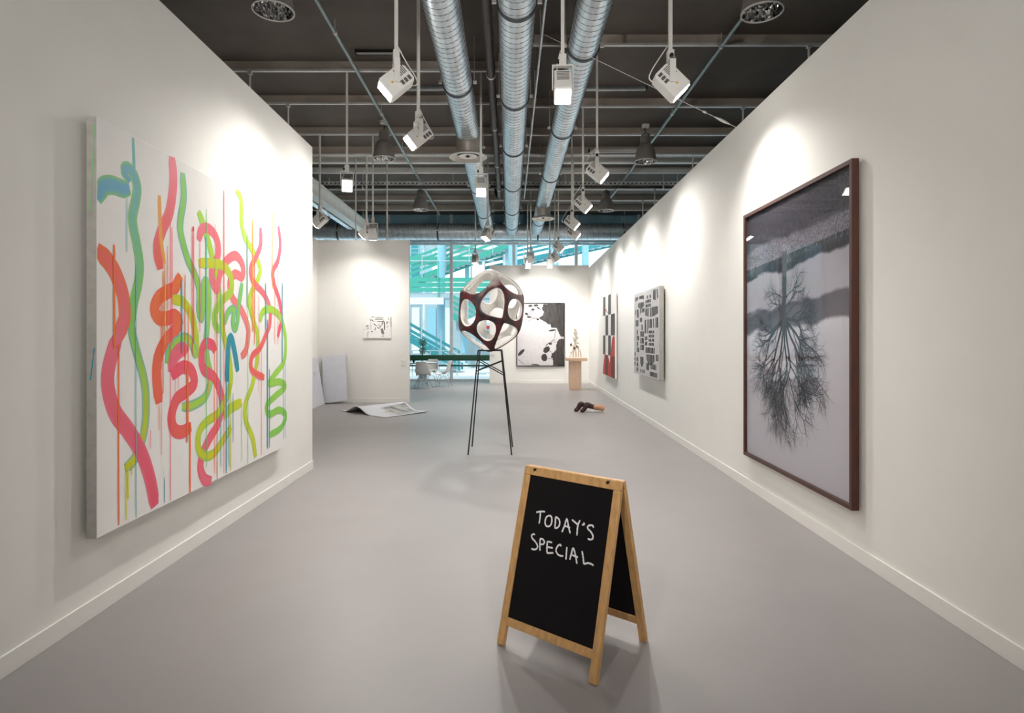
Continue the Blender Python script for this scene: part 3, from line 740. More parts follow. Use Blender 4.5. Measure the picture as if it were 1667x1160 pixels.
# ------------------------------------------------------------------ the neon canvas on the left wall
PAINT = {k: srgb(*v) for k, v in {
    'blue': (112, 188, 216), 'teal': (52, 164, 188), 'green': (150, 222, 100), 'lime': (190, 232, 76), 'yellow': (232, 228, 30),
    'amber': (255, 182, 84), 'orange': (255, 132, 58), 'coral': (255, 116, 92), 'salmon': (255, 146, 134),
    'pink': (255, 128, 148), 'rose': (255, 100, 128), 'red': (246, 72, 82)}.items()}
EDGE = {'green': 'blue', 'lime': 'green', 'yellow': 'lime', 'blue': 'green', 'orange': 'coral', 'coral': 'orange'}
PMAT = {}
def paint_mat(a, b):
    """fluid brush colour: a to b along the stroke (uv.x), a tint of the neighbouring hue at its edges (uv.y), slightly see-through"""
    if (a, b) in PMAT: return PMAT[(a, b)]
    m = bpy.data.materials.new('paint_%s_%s' % (a, b)); m.use_nodes = True
    nt = m.node_tree; p = nt.nodes['Principled BSDF']
    p.inputs['Roughness'].default_value = 0.5
    uv = nt.nodes.new('ShaderNodeUVMap'); uv.uv_map = 'UVMap'
    sep = nt.nodes.new('ShaderNodeSeparateXYZ'); nt.links.new(uv.outputs[0], sep.inputs[0])
    mp = nt.nodes.new('ShaderNodeMapping'); mp.inputs['Scale'].default_value = (4, 14, 1)
    nt.links.new(uv.outputs[0], mp.inputs[0])
    nz = nt.nodes.new('ShaderNodeTexNoise'); nz.inputs['Scale'].default_value = 1.4; nz.inputs['Detail'].default_value = 5
    nt.links.new(mp.outputs[0], nz.inputs['Vector'])
    along = nt.nodes.new('ShaderNodeMix'); along.data_type = 'RGBA'
    along.inputs['A'].default_value = PAINT[a]; along.inputs['B'].default_value = PAINT[b]
    nt.links.new(sep.outputs['X'], along.inputs['Factor'])
    # distance from the middle of the brush, roughened by the bristles
    sub = nt.nodes.new('ShaderNodeMath'); sub.operation = 'SUBTRACT'; sub.inputs[1].default_value = 0.5
    nt.links.new(sep.outputs['Y'], sub.inputs[0])
    ab = nt.nodes.new('ShaderNodeMath'); ab.operation = 'ABSOLUTE'; nt.links.new(sub.outputs[0], ab.inputs[0])
    ad = nt.nodes.new('ShaderNodeMath'); ad.operation = 'MULTIPLY_ADD'; ad.inputs[1].default_value = 0.22
    nt.links.new(nz.outputs['Fac'], ad.inputs[0]); nt.links.new(ab.outputs[0], ad.inputs[2])
    rp = nt.nodes.new('ShaderNodeValToRGB')
    rp.color_ramp.elements[0].position = 0.34; rp.color_ramp.elements[0].color = (0, 0, 0, 1)
    rp.color_ramp.elements[1].position = 0.56; rp.color_ramp.elements[1].color = (0.75, 0.75, 0.75, 1)
    nt.links.new(ad.outputs[0], rp.inputs['Fac'])
    ed = nt.nodes.new('ShaderNodeMix'); ed.data_type = 'RGBA'
    nt.links.new(rp.outputs['Color'], ed.inputs['Factor'])
    nt.links.new(along.outputs['Result'], ed.inputs['A'])
    ed.inputs['B'].default_value = PAINT[EDGE.get(a, a)]
    nt.links.new(ed.outputs['Result'], p.inputs['Base Color'])
    tr = nt.nodes.new('ShaderNodeBsdfTransparent'); nt.links.new(ed.outputs['Result'], tr.inputs['Color'])
    mx = nt.nodes.new('ShaderNodeMixShader'); mx.inputs[0].default_value = 0.20
    nt.links.new(p.outputs[0], mx.inputs[1]); nt.links.new(tr.outputs[0], mx.inputs[2])
    nt.links.new(mx.outputs[0], nt.nodes['Material Output'].inputs['Surface'])
    PMAT[(a, b)] = m
    return m

def ribbon(name, parent, pts, w, ma, place, n_off, taper=0.0):
    """a brush stroke: flat ribbon of width w through 2-D points, laid n_off above the support"""
    P = smooth_path([Vector((*q, 0)) for q in pts], 0.018)
    vs_ = []; uv = []; N = len(P)
    for i, p in enumerate(P):
        t = (P[min(i + 1, N - 1)] - P[max(i - 1, 0)]).normalized()
        nn = Vector((-t.y, t.x, 0))
        k = w * 0.5
        e = min(i, N - 1 - i) / 3.0
        if e < 1 and taper == 0: k *= 0.72 + 0.28 * e
        if taper: k *= max(0.05, min(1, (i / N) / taper))
        for j, s in enumerate((-1, 0, 1)):
            q = p + nn * k * s
            vs_.append(place(q.x, q.y, n_off + 0.00006 * i / N)); uv.append((i / N, j / 2))
    fs = [(i * 3 + j, i * 3 + j + 1, i * 3 + j + 4, i * 3 + j + 3) for i in range(N - 1) for j in (0, 1)]
    me = bpy.data.meshes.new(name)
    me.from_pydata(vs_, [], fs)
    me.materials.append(ma if not isinstance(ma, str) else MATS[ma])
    l = me.uv_layers.new(name='UVMap')
    for lp in me.loops: l.data[lp.index].uv = uv[lp.vertex_index]
    return obj(name, me, parent)

CX0, CW, CH, CZ0, CF = 3.31, 2.83, 2.345, 0.475, -2.29
canv = thing('neon_painting', 'large white canvas of looping neon brush strokes and drips on the left wall', 'painting', (CF, CX0, CZ0))
place_c = lambda u, v, n: (n, min(CW - 0.002, max(0.003, u)), v)
g = G().box(-0.06, 0.0, 0, CW, 0, CH)
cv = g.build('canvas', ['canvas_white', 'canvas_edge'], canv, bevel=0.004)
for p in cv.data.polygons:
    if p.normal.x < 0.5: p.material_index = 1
G().box(-0.085, -0.06, 0.12, CW - 0.12, 0.12, CH - 0.12).build('stretcher', 'maple', canv)
for i, (pts, w, a, b) in enumerate(STROKES):
    ribbon('brush_stroke', canv, pts, w * 1.12, paint_mat(a, b), place_c, 0.0006 + i * 0.00008)
for i, (u, v0, v1, c, w) in enumerate(DRIPS):
    ribbon('paint_drip', canv, [(u, v0), (u + rnd.uniform(-.003, .003), (v0 + v1) / 2), (u, v1)], w, paint_mat(c, c), place_c, 0.0028 + i * 0.00003)
for u, v0, v1, c in ((-0.0014, 2.30, 1.82, 'blue'), (-0.0014, 1.06, 0.88, 'teal')):
    P = [(-0.012, u, v0), (-0.034, u, v1)]
    G().slab([(P[0][0] - .003, u, v0), (P[0][0] + .003, u, v0), (P[1][0] + .003, u, v1), (P[1][0] - .003, u, v1)], (0, 0.001, 0)).build('edge_drip', paint_mat(c, c), canv)

# ------------------------------------------------------------------ the big framed landscape print on the right wall
def landscape():
    """grey printed landscape hung upside down: meadow at the top, a far hill, pale sky below (object z = height on the sheet)"""
    m = bpy.data.materials.new('landscape_print'); m.use_nodes = True
    nt = m.node_tree; p = nt.nodes['Principled BSDF']; p.inputs['Roughness'].default_value = 0.5; p.inputs['Specular IOR Level'].default_value = 0.15
    tc = nt.nodes.new('ShaderNodeTexCoord'); sp = nt.nodes.new('ShaderNodeSeparateXYZ')
    nt.links.new(tc.outputs['Object'], sp.inputs[0])
    n1 = nt.nodes.new('ShaderNodeTexNoise'); n1.inputs['Scale'].default_value = 1.6; n1.inputs['Detail'].default_value = 7
    nt.links.new(tc.outputs['Object'], n1.inputs['Vector'])
    ad = nt.nodes.new('ShaderNodeMath'); ad.operation = 'MULTIPLY_ADD'; ad.inputs[1].default_value = 0.10
    nt.links.new(n1.outputs['Fac'], ad.inputs[0])
    mul = nt.nodes.new('ShaderNodeMath'); mul.operation = 'DIVIDE'; mul.inputs[1].default_value = 2.42
    # the ground tilts a little across the sheet
    ti = nt.nodes.new('ShaderNodeMath'); ti.operation = 'MULTIPLY_ADD'; ti.inputs[1].default_value = 0.055
    nt.links.new(sp.outputs['Y'], ti.inputs[0]); nt.links.new(sp.outputs['Z'], ti.inputs[2])
    nt.links.new(ti.outputs[0], mul.inputs[0]); nt.links.new(mul.outputs[0], ad.inputs[2])
    rp = nt.nodes.new('ShaderNodeValToRGB'); cr = rp.color_ramp
    cr.interpolation = 'LINEAR'
    while len(cr.elements) > 1: cr.elements.remove(cr.elements[-1])
    stops = [(0.0, (190, 186, 193)), (0.3, (198, 194, 200)), (0.48, (204, 200, 206)), (0.545, (212, 209, 215)), (0.556, (106, 101, 108)), (0.63, (98, 93, 100)), (0.64, (176, 172, 180)), (0.765, (172, 168, 176)), (0.775, (54, 50, 56)), (0.800, (58, 54, 60)), (0.81, (130, 125, 133)), (0.88, (118, 113, 122)), (0.893, (70, 66, 74)), (1.0, (62, 58, 66))]
    cr.elements[0].position = 0; cr.elements[0].color = srgb(*stops[0][1])
    for pos, c in stops[1:]:
        e = cr.elements.new(pos); e.color = srgb(*c)
    sc_ = nt.nodes.new('ShaderNodeMath'); sc_.operation = 'SUBTRACT'; sc_.inputs[1].default_value = 0.05
    nt.links.new(ad.outputs[0], sc_.inputs[0]); nt.links.new(sc_.outputs[0], rp.inputs['Fac'])
    # grass grain, stronger on the dark ground
    n2 = nt.nodes.new('ShaderNodeTexNoise'); n2.inputs['Scale'].default_value = 55; n2.inputs['Detail'].default_value = 3
    nt.links.new(tc.outputs['Object'], n2.inputs['Vector'])
    gr = nt.nodes.new('ShaderNodeMapRange'); gr.inputs['From Min'].default_value = 0.3; gr.inputs['From Max'].default_value = 0.7
    gr.inputs['To Min'].default_value = 0.45; gr.inputs['To Max'].default_value = 1.45
    nt.links.new(n2.outputs['Fac'], gr.inputs['Value'])
    mask = nt.nodes.new('ShaderNodeMapRange'); mask.inputs['From Min'].default_value = 0.77; mask.inputs['From Max'].default_value = 0.82
    nt.links.new(mul.outputs[0], mask.inputs['Value'])
    one = nt.nodes.new('ShaderNodeMix'); one.data_type = 'FLOAT'; one.inputs['A'].default_value = 1.0
    nt.links.new(mask.outputs[0], one.inputs['Factor']); nt.links.new(gr.outputs[0], one.inputs['B'])
    vm = nt.nodes.new('ShaderNodeVectorMath'); vm.operation = 'SCALE'
    nt.links.new(rp.outputs['Color'], vm.inputs[0]); nt.links.new(one.outputs['Result'], vm.inputs['Scale'])
    nt.links.new(vm.outputs[0], p.inputs['Base Color'])
    MATS['landscape'] = m
landscape()
mat('twig_ink', srgb(40, 38, 46), 0.5, var=0.15, scale=20)

def on_right_wall(name, label, cat, y0, y1, z0, gap):
    """Empty at the near lower corner of a picture; local +Y runs along the wall away from the door, local -X faces the room"""
    ang = math.atan2(0.0133, 1.0)
    t = thing(name, label, cat, (xr(y0) - gap, y0, z0), -ang)
    return t
FW, FH, FD = 2.02, 2.49, 0.052
fr = on_right_wall('framed_print', 'big brown framed grey print of a bare tree hanging upside down', 'picture', 4.211, 6.23, 0.367, 0.016)
for nm, b in (('frame_rail', (-FD, 0, 0, FW, 0, 0.034)), ('frame_rail', (-FD, 0, 0, FW, FH - 0.034, FH)), ('frame_stile', (-FD, 0, 0, 0.034, 0.034, FH - 0.034)), ('frame_stile', (-FD, 0, FW - 0.034, FW, 0.034, FH - 0.034))):
    G().box(*b).build(nm, 'frame_walnut', fr, bevel=0.002)
pr = G().box(-0.024, -0.012, 0.034, FW - 0.034, 0, FH - 0.068).build('print', 'landscape', fr, (0, 0, 0.034))
G().box(-0.041, -0.038, 0.034, FW - 0.034, 0.034, FH - 0.034).build('glass', 'picture_glass', fr)
# a generic random bare tree, drawn as flat ink segments on the sheet
g = G(); tr_ = random.Random(21); off = [0]
def seg(p, q, w0, w1):
    d = (q - p)
    if d.length < 1e-6: return
    n = Vector((-d.y, d.x)).normalized()
    x = -0.0245 - 0.0000004 * (off[0] % 2000); off[0] += 1
    g.add([(x, p.x + n.x * w0, p.y + n.y * w0), (x, q.x + n.x * w1, q.y + n.y * w1), (x, q.x - n.x * w1, q.y - n.y * w1), (x, p.x - n.x * w0, p.y - n.y * w0)], [(0, 1, 2, 3)])
def inside(p): return 0.06 < p.x < FW - 0.06 and 0.06 < p.y < FH - 0.10
def grow(p, a, L, w, depth):
    k = 4
    for i in range(k):
        a += tr_.gauss(0, 0.11) + (0.012 * (-math.pi / 2 - a) if depth > 1 else 0)
        q = p + Vector((math.cos(a), math.sin(a))) * (L / k)
        if not inside(q): return
        w2 = w * 0.93
        seg(p, q, w, w2); p, w = q, w2
        if depth > 0 and (depth < 5 or i > 0) and tr_.random() < 0.60:
            s = tr_.choice((-1, 1))
            grow(p, a + s * tr_.uniform(0.35, 0.85), L * tr_.uniform(0.50, 0.74), w * 0.52, depth - 1)
    if depth > 0:
        for s in ((-1, 1) if depth > 2 else (tr_.choice((-1, 1)),)):
            grow(p, a + s * tr_.uniform(0.15, 0.6), L * tr_.uniform(0.52, 0.74), w * 0.70, depth - 1)
u0 = 1.12
p0 = Vector((u0, FH - 0.50))
q0 = p0
for i in range(7):
    q1 = q0 + Vector((tr_.uniform(-0.01, 0.012), -0.085))
    seg(q0, q1, 0.046 - i * 0.002, 0.044 - i * 0.002); q0 = q1
    for s in (-1, 1):
        if i > 0:
            for _ in range(5): grow(q0 + Vector((0, tr_.uniform(0, .08))), -math.pi / 2 + s * tr_.uniform(0.05, 0.4), 0.14, 0.0022, 1)
        if i > 3: grow(q0, math.pi / 2 + s * tr_.uniform(0.9, 1.4), 0.22, 0.006, 3)
for da, L in ((-0.95, 0.34), (-0.62, 0.42), (-0.3, 0.44), (-0.02, 0.46), (0.28, 0.44), (0.58, 0.42), (0.9, 0.36), (1.2, 0.26), (-1.25, 0.26)):
    grow(q0, -math.pi / 2 + da, L, 0.017, 5)
for k in range(46):                         # the far hedge along the meadow's edge
    y = 0.05 + 1.9 * k / 45
    for _ in range(4):
        a = -math.pi / 2 + tr_.uniform(-0.5, 0.5); L = tr_.uniform(0.03, 0.12)
        p = Vector((y + tr_.uniform(-.03, .03), FH - 0.53 - 0.055 * (y - 1.0)))
        seg(p, p + Vector((math.cos(a), math.sin(a))) * L, 0.012, 0.003)
g.build('tree_drawing', 'twig_ink', fr, smooth=0, kind='stuff')
print('tree segments', off[0])

# ------------------------------------------------------------------ grey lattice canvas
la = on_right_wall('lattice_painting', 'grey canvas with a lattice of small dark cells on the right wall', 'painting', 9.75, 11.86, 0.875, 0.032)
LW, LH, LD = 2.1, 1.55, 0.073
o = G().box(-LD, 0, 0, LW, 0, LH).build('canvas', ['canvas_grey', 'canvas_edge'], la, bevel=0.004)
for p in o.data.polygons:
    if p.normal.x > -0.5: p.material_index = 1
lr = random.Random(5)
def band(u0, u1, v0, v1, n, bow=0.0, skip=0.08, rows=1):
    """n upright cells between two bowed edges, u counted from the far end of the canvas"""
    w = (u1 - u0) / n
    for r_ in range(rows):
        a0 = v0 + (v1 - v0) * r_ / rows; a1 = v0 + (v1 - v0) * (r_ + 1) / rows - (0.014 if rows > 1 else 0)
        for k in range(n):
            if lr.random() < skip: continue
            ua, ub = u0 + w * (k + 0.14), u0 + w * (k + 0.86)
            f = lambda u: bow * (1 - ((u - u0) / (u1 - u0) * 2 - 1) ** 2)
            lean = lr.uniform(-0.012, 0.012)
            pts = [(ua, a0 - f(ua)), (ub, a0 - f(ub)), (ub + lean, a1), (ua + lean, a1)]
            G().slab([(-LD - 0.0004, LW * (1 - u), LH * v) for u, v in pts], (-0.0012, 0, 0)).build('cell', 'ink_dark', la, smooth=0)
def oval(cu, cv, ru, rv, cols, rows, inner=0.0):
    for i in range(cols):
        for j in range(rows):
            u = cu + ru * ((i + 0.5) / cols * 2 - 1); v = cv + rv * ((j + 0.5) / rows * 2 - 1)
            d = math.hypot((u - cu) / ru, (v - cv) / rv)
            if d > 1 or d < inner or lr.random() < 0.05: continue
            hu, hv = ru / cols * 0.72, rv / rows * 0.84
            pts = [(u - hu, v - hv), (u + hu, v - hv), (u + hu, v + hv), (u - hu, v + hv)]
            G().slab([(-LD - 0.0004, LW * (1 - a), LH * b) for a, b in pts], (-0.0012, 0, 0)).build('cell', 'ink_dark', la, smooth=0)
band(0.05, 0.44, 0.90, 0.955, 9, -0.02); band(0.18, 0.45, 0.83, 0.875, 6, 0.03)
band(0.49, 0.71, 0.80, 0.95, 4, 0.0, rows=3); band(0.78, 0.96, 0.88, 0.975, 5, 0.02)
band(0.05, 0.30, 0.755, 0.80, 6, 0.06); band(0.33, 0.46, 0.75, 0.80, 3)
band(0.48, 0.96, 0.715, 0.79, 10, 0.03)
band(0.46, 0.60, 0.50, 0.66, 4, 0.0); band(0.62, 0.83, 0.56, 0.66, 5)
band(0.62, 0.82, 0.36, 0.545, 4, 0, rows=4); band(0.50, 0.84, 0.275, 0.34, 8, 0.0); band(0.54, 0.84, 0.20, 0.26, 7, 0.06)
band(0.47, 0.57, 0.36, 0.48, 3, 0.0, rows=2); band(0.28, 0.44, 0.30, 0.62, 3, 0.0, rows=4); band(0.26, 0.42, 0.64, 0.69, 3)
band(0.12, 0.24, 0.27, 0.56, 2, 0.0, rows=4); band(0.08, 0.20, 0.59, 0.67, 3); band(0.87, 0.97, 0.56, 0.67, 3); band(0.88, 0.97, 0.2, 0.27, 2)
band(0.02, 0.07, 0.10, 0.28, 2, 0, rows=3); band(0.12, 0.19, 0.03, 0.22, 2, 0, rows=3); band(0.28, 0.42, 0.15, 0.22, 4, 0.05)
band(0.28, 0.46, 0.03, 0.07, 4); band(0.52, 0.64, 0.08, 0.16, 4); band(0.66, 0.92, 0.02, 0.07, 6); band(0.70, 0.90, 0.10, 0.16, 5)

# ------------------------------------------------------------------ checkered painting
ck = on_right_wall('checkered_painting', 'tall checkered painting of black and white panels with red flame shapes', 'painting', 14.4, 16.37, 0.575, 0.02)
KW, KH, KD = 1.97, 2.09, 0.05
G().box(-KD, 0, 0, KW, 0, KH).build('canvas', 'canvas_white', ck, bevel=0.004)
ue = [0, .22, .46, .69, 1.0]; ve = [1.0, .755, .5, .255, 0.0]
for r_ in range(4):
    for c in range(4):
        dark = (r_ + c) % 2 == 0
        G().box(-KD - 0.0015, -KD - 0.0003, KW * (1 - ue[c + 1]), KW * (1 - ue[c]), KH * ve[r_ + 1], KH * ve[r_]).build('panel', ('paint_oxblood' if r_ == 3 else 'ink_black') if dark or r_ == 3 and c == 1 else 'canvas_white', ck, smooth=0)
for pts, m in (([(1.0, .48), (0.92, .50), (0.80, .47), (0.70, .33), (0.69, .255), (1.0, .255)], 'paint_red'),
               ([(0.0, 0.0), (0.02, .10), (0.12, .22), (0.17, .30), (0.24, .26), (0.30, .12), (0.42, .16), (0.52, .24), (0.60, .16), (0.66, .30), (0.72, .20), (0.72, 0.0)], 'paint_red'),
               ([(0.72, 0.0), (0.72, .255), (1.0, .255), (1.0, 0.0)], 'paint_oxblood'),
               ([(0.23, 0.0), (0.23, .26), (0.31, .12), (0.42, .16), (0.45, .18), (0.45, 0.0)], 'paint_oxblood'),
               ([(0.14, .85), (0.42, .77), (0.42, .785), (0.15, .865)], 'paint_red')):
    G().slab([(-KD - (0.0036 if m == 'paint_oxblood' else 0.002), KW * (1 - u), KH * v) for u, v in pts], (-0.001, 0, 0)).build('flame', m, ck, smooth=0)

# ------------------------------------------------------------------ foliage picture on the back wall
BW, BH, BD = 1.62, 2.14, 0.05
bp_ = thing('foliage_picture', 'black framed black and white picture of leafy shadows on the back wall', 'picture', (0.249, 20.19, 0.583))
for nm, b in (('frame_rail', (0, BW, -BD, 0, 0, 0.025)), ('frame_rail', (0, BW, -BD, 0, BH - 0.025, BH)), ('frame_stile', (0, 0.025, -BD, 0, 0.025, BH - 0.025)), ('frame_stile', (BW - 0.025, BW, -BD, 0, 0.025, BH - 0.025))):
    G().box(*b).build(nm, 'frame_black', bp_)
G().box(0.025, BW - 0.025, -0.035, -0.012, 0.025, BH - 0.025).build('print', 'print_pale', bp_)
def leafy(name, pts, m, lvl, rag=0.0, seed=1):
    """printed silhouette; pts in percent of the sheet, optional ragged outline"""
    rr = random.Random(seed); out = []
    for i, (u, v) in enumerate(pts):
        u2, v2 = pts[(i + 1) % len(pts)]
        n = 5 if rag else 1
        for k in range(n):
            t_ = k / n
            a, b = u + (u2 - u) * t_ + rr.uniform(-rag, rag), v + (v2 - v) * t_ + rr.uniform(-rag, rag)
            out.append((0.025 + (BW - 0.05) * min(1, max(0, a)), 0.025 + (BH - 0.05) * min(1, max(0, b))))
    G().slab([(x, -0.0352 - lvl * 0.0006, z) for x, z in out], (0, -0.0005, 0)).build(name, m, bp_, smooth=0)
cv_ = lambda L: [((x - 181) / 639, (1028 - y) / 840) for x, y in L]
leafy('dark_shape', cv_([(520, 240), (590, 190), (822, 190), (822, 640), (780, 635), (740, 570), (715, 515), (655, 520), (635, 480), (580, 445), (540, 425), (490, 395), (480, 375), (530, 350), (545, 300), (520, 260)]), 'ink_soft', 0, 0.008, 3)
leafy('dark_shape', cv_([(822, 660), (760, 665), (730, 700), (710, 760), (715, 810), (690, 840), (655, 860), (645, 910), (670, 950), (675, 1030), (822, 1030)]), 'ink_soft', 1, 0.008, 4)
def blob(cx, cy, rx, ry, ang=0, n=14):
    return [(cx + rx * math.cos(t_) * math.cos(ang) - ry * math.sin(t_) * math.sin(ang), cy + rx * math.cos(t_) * math.sin(ang) + ry * math.sin(t_) * math.cos(ang)) for t_ in [2 * math.pi * k / n for k in range(n)]]
for i, (a, rg) in enumerate(((blob(582, 812, 50, 38, -0.7), .008), (blob(552, 920, 42, 50), .008), (blob(660, 550, 50, 13, -0.15), .003), (blob(235, 850, 62, 22, -0.8), .004), (blob(430, 1015, 60, 8, 0.1), .003), (blob(635, 730, 22, 18, .4), .006), (blob(595, 738, 34, 6, -.7), .002),
        (blob(395, 268, 22, 18), .006), (blob(360, 218, 30, 14), .007), (blob(440, 212, 32, 14), .008), (blob(305, 325, 22, 16, .5), .006), (blob(462, 402, 18, 12), .005), (blob(560, 215, 30, 22), .008), (blob(340, 370, 34, 10, .2), .006), (blob(470, 250, 26, 12, .6), .006))):
    leafy('leaf', cv_(a), 'ink_soft', 2 + i % 3, rg, 10 + i)
for i, L in enumerate(([(715, 530), (700, 600), (690, 660), (650, 700), (620, 735)], [(660, 680), (715, 690)], [(650, 700), (720, 720)], [(620, 825), (660, 850)], [(595, 935), (660, 935)], [(380, 260), (350, 310), (320, 350)], [(400, 280), (370, 340), (360, 370)], [(330, 425), (400, 392), (480, 385)], [(190, 940), (240, 985), (275, 1010)], [(400, 200), (460, 240), (530, 290)], [(300, 330), (400, 380), (470, 385)])):
    ribbon('stem', bp_, [(0.025 + (BW - .05) * u, 0.025 + (BH - .05) * v) for u, v in cv_(L)], 0.014, 'ink_soft', lambda u, v, n: (u, -n, v), 0.0375)

# ------------------------------------------------------------------ small sketch canvas on the recess wall
sk = thing('sketch_canvas', 'small white canvas with grey sketchy brush marks on the recess wall', 'painting', (-3.525, 14.398, 1.555))
SW_, SH_ = 0.682, 0.52
G().box(0, SW_, -0.035, 0, 0, SH_).build('canvas', 'canvas_white', sk, bevel=0.003)
pl = lambda u, v, n: (u, -n, v)
cs = lambda L: [((x - 240) / 955 * SW_, (910 - y) / 710 * SH_) for x, y in L]
for i, (L, w, m) in enumerate((([(710, 368), (850, 368), (965, 368)], .018, 'ink_black'), ([(958, 365), (968, 500), (972, 650)], .022, 'ink_dark'), ([(600, 430), (650, 470), (710, 515)], .020, 'ink_dark'),
        ([(470, 265), (540, 320), (600, 375)], .010, 'ink_dark'), ([(560, 300), (600, 370)], .016, 'ink_grey'), ([(490, 310), (520, 350)], .018, 'ink_dark'), ([(730, 545), (770, 600)], .022, 'ink_dark'), ([(810, 600), (830, 520), (880, 480)], .022, 'ink_grey'),
        ([(655, 560), (650, 655)], .020, 'ink_black'), ([(410, 560), (415, 605)], .030, 'ink_dark'), ([(520, 705), (575, 695)], .022, 'ink_black'), ([(1055, 360), (1055, 460)], .024, 'ink_dark'), ([(1035, 560), (1110, 510)], .014, 'ink_grey'),
        ([(870, 600), (900, 690), (930, 780)], .070, 'ink_grey'), ([(640, 290), (800, 285), (930, 290)], .022, 'ink_grey'), ([(640, 225), (800, 225), (950, 225)], .014, 'ink_grey'), ([(880, 470), (910, 400), (935, 330)], .030, 'ink_grey'), ([(540, 218), (610, 218)], .018, 'ink_dark'),
        ([(430, 680), (400, 780), (405, 880)], .034, 'print_pale'), ([(870, 855), (950, 835)], .020, 'ink_grey'), ([(340, 540), (400, 500), (430, 520)], .030, 'ink_grey'), ([(255, 625), (380, 618)], .008, 'ink_grey'), ([(510, 390), (515, 500), (512, 640)], .020, 'print_pale'), ([(1080, 240), (1120, 300), (1130, 330)], .012, 'ink_dark'), ([(1070, 375), (1150, 405)], .012, 'ink_grey'), ([(1170, 230), (1185, 400), (1188, 540)], .012, 'ink_grey'), ([(690, 365), (640, 360)], .02, 'print_pale'), ([(780, 440), (790, 520)], .02, 'ink_grey'))):
    ribbon('brush_mark', sk, cs(L), w, m, pl, 0.0356 + i * 0.0001)
sw = thing('light_switch', 'white double light switch on the recess wall by its edge', 'switch', (-2.55, 14.4, 0.96))
G().box(-0.055, 0.055, -0.012, 0, -0.07, 0.07).build('plate', 'switch_white', sw, bevel=0.003)
for z in (-0.03, 0.03): G().box(-0.02, 0.02, -0.02, -0.011, z - 0.024, z + 0.024).build('rocker', 'base_white', sw, bevel=0.003)
lb = thing('wall_label', 'small white caption card on the back wall left of the foliage picture', 'label', (-0.56, 20.2, 0.93))
G().box(-0.1, 0.1, -0.006, 0, -0.07, 0.07).build('card', 'base_white', lb)
for k in range(3): G().box(-0.08, 0.06 - 0.03 * (k % 2), -0.0068, -0.0058, 0.03 - k * 0.025, 0.036 - k * 0.025).build('text_line', 'ink_grey', lb)

# ------------------------------------------------------------------ sandwich board sign
YAW = R(-39.2)
sg = thing('sandwich_board', 'wooden A-frame chalkboard sign reading TODAY\'S SPECIAL standing on the floor', 'sign', (0.332, 3.115, 0), YAW)
SL = 0.9236; HALF = 0.267; TOPH = 0.02; HT = 0.89
def leaf(sign):
    """matrix whose X runs along the board, Y up its slope, Z out of its face; sign -1 front, +1 rear"""
    b0 = Vector((0, sign * HALF, 0)); top = Vector((0, sign * TOPH, HT))
    s = (top - b0).normalized(); u = Vector((-sign, 0, 0)); n = u.cross(s)
    return Matrix.Translation(b0) @ Matrix(((u.x, s.x, n.x, 0), (u.y, s.y, n.y, 0), (u.z, s.z, n.z, 0), (0, 0, 0, 1)))
HWID = 0.298
for sign in (-1, 1):
    M = leaf(sign)
    for s in (-1, 1):
        x0, x1 = sorted((s * HWID, s * (HWID - 0.042)))
        G().box(x0, x1, 0.006, SL - 0.046, -0.026, 0, M).build('leg', 'oak', sg, bevel=0.003)
    G().box(-HWID, HWID, SL - 0.046, SL, -0.020, 0.0, M).build('top_rail', 'oak', sg, bevel=0.003)
    G().box(-HWID + 0.042, HWID - 0.042, 0.105, 0.147, -0.024, -0.003, M).build('bottom_rail', 'oak', sg, bevel=0.002)
    bd = G().box(-HWID + 0.042, HWID - 0.042, 0.147, SL - 0.046, -0.016, -0.008, M).build('chalkboard', 'chalkboard', sg)
    if sign < 0:
        for i, L in enumerate(CHALK):
            P = smooth_path([Vector((x, y, 0)) for x, y in L], 0.004)
            n = len(P); vs_ = []
            for k, p in enumerate(P):
                t_ = (P[min(k + 1, n - 1)] - P[max(k - 1, 0)]).normalized(); nn = Vector((-t_.y, t_.x, 0))
                w = 0.0043 * (0.75 if k in (0, n - 1) else 1.0) * (1 + 0.12 * math.sin(k * 1.7 + i))
                for sd in (-1, 1): vs_.append(M @ (p + nn * w * sd + Vector((0, 0, -0.0074 + 0.00004 * i))))
            G().add(vs_, [(2 * k, 2 * k + 1, 2 * k + 3, 2 * k + 2) for k in range(n - 1)]).build('chalk_stroke', 'chalk', bd, smooth=0)
for s in (-1, 1):
    G().tube([(s * 0.225, -0.035, HT - 0.012), (s * 0.225, 0.035, HT - 0.012)], 0.007, 8).build('hinge', 'black_iron', sg)
    G().box(s * 0.262 - 0.003, s * 0.262 + 0.003, -0.030, 0.030, HT - 0.13, HT - 0.05).build('stay', 'black_iron', sg)

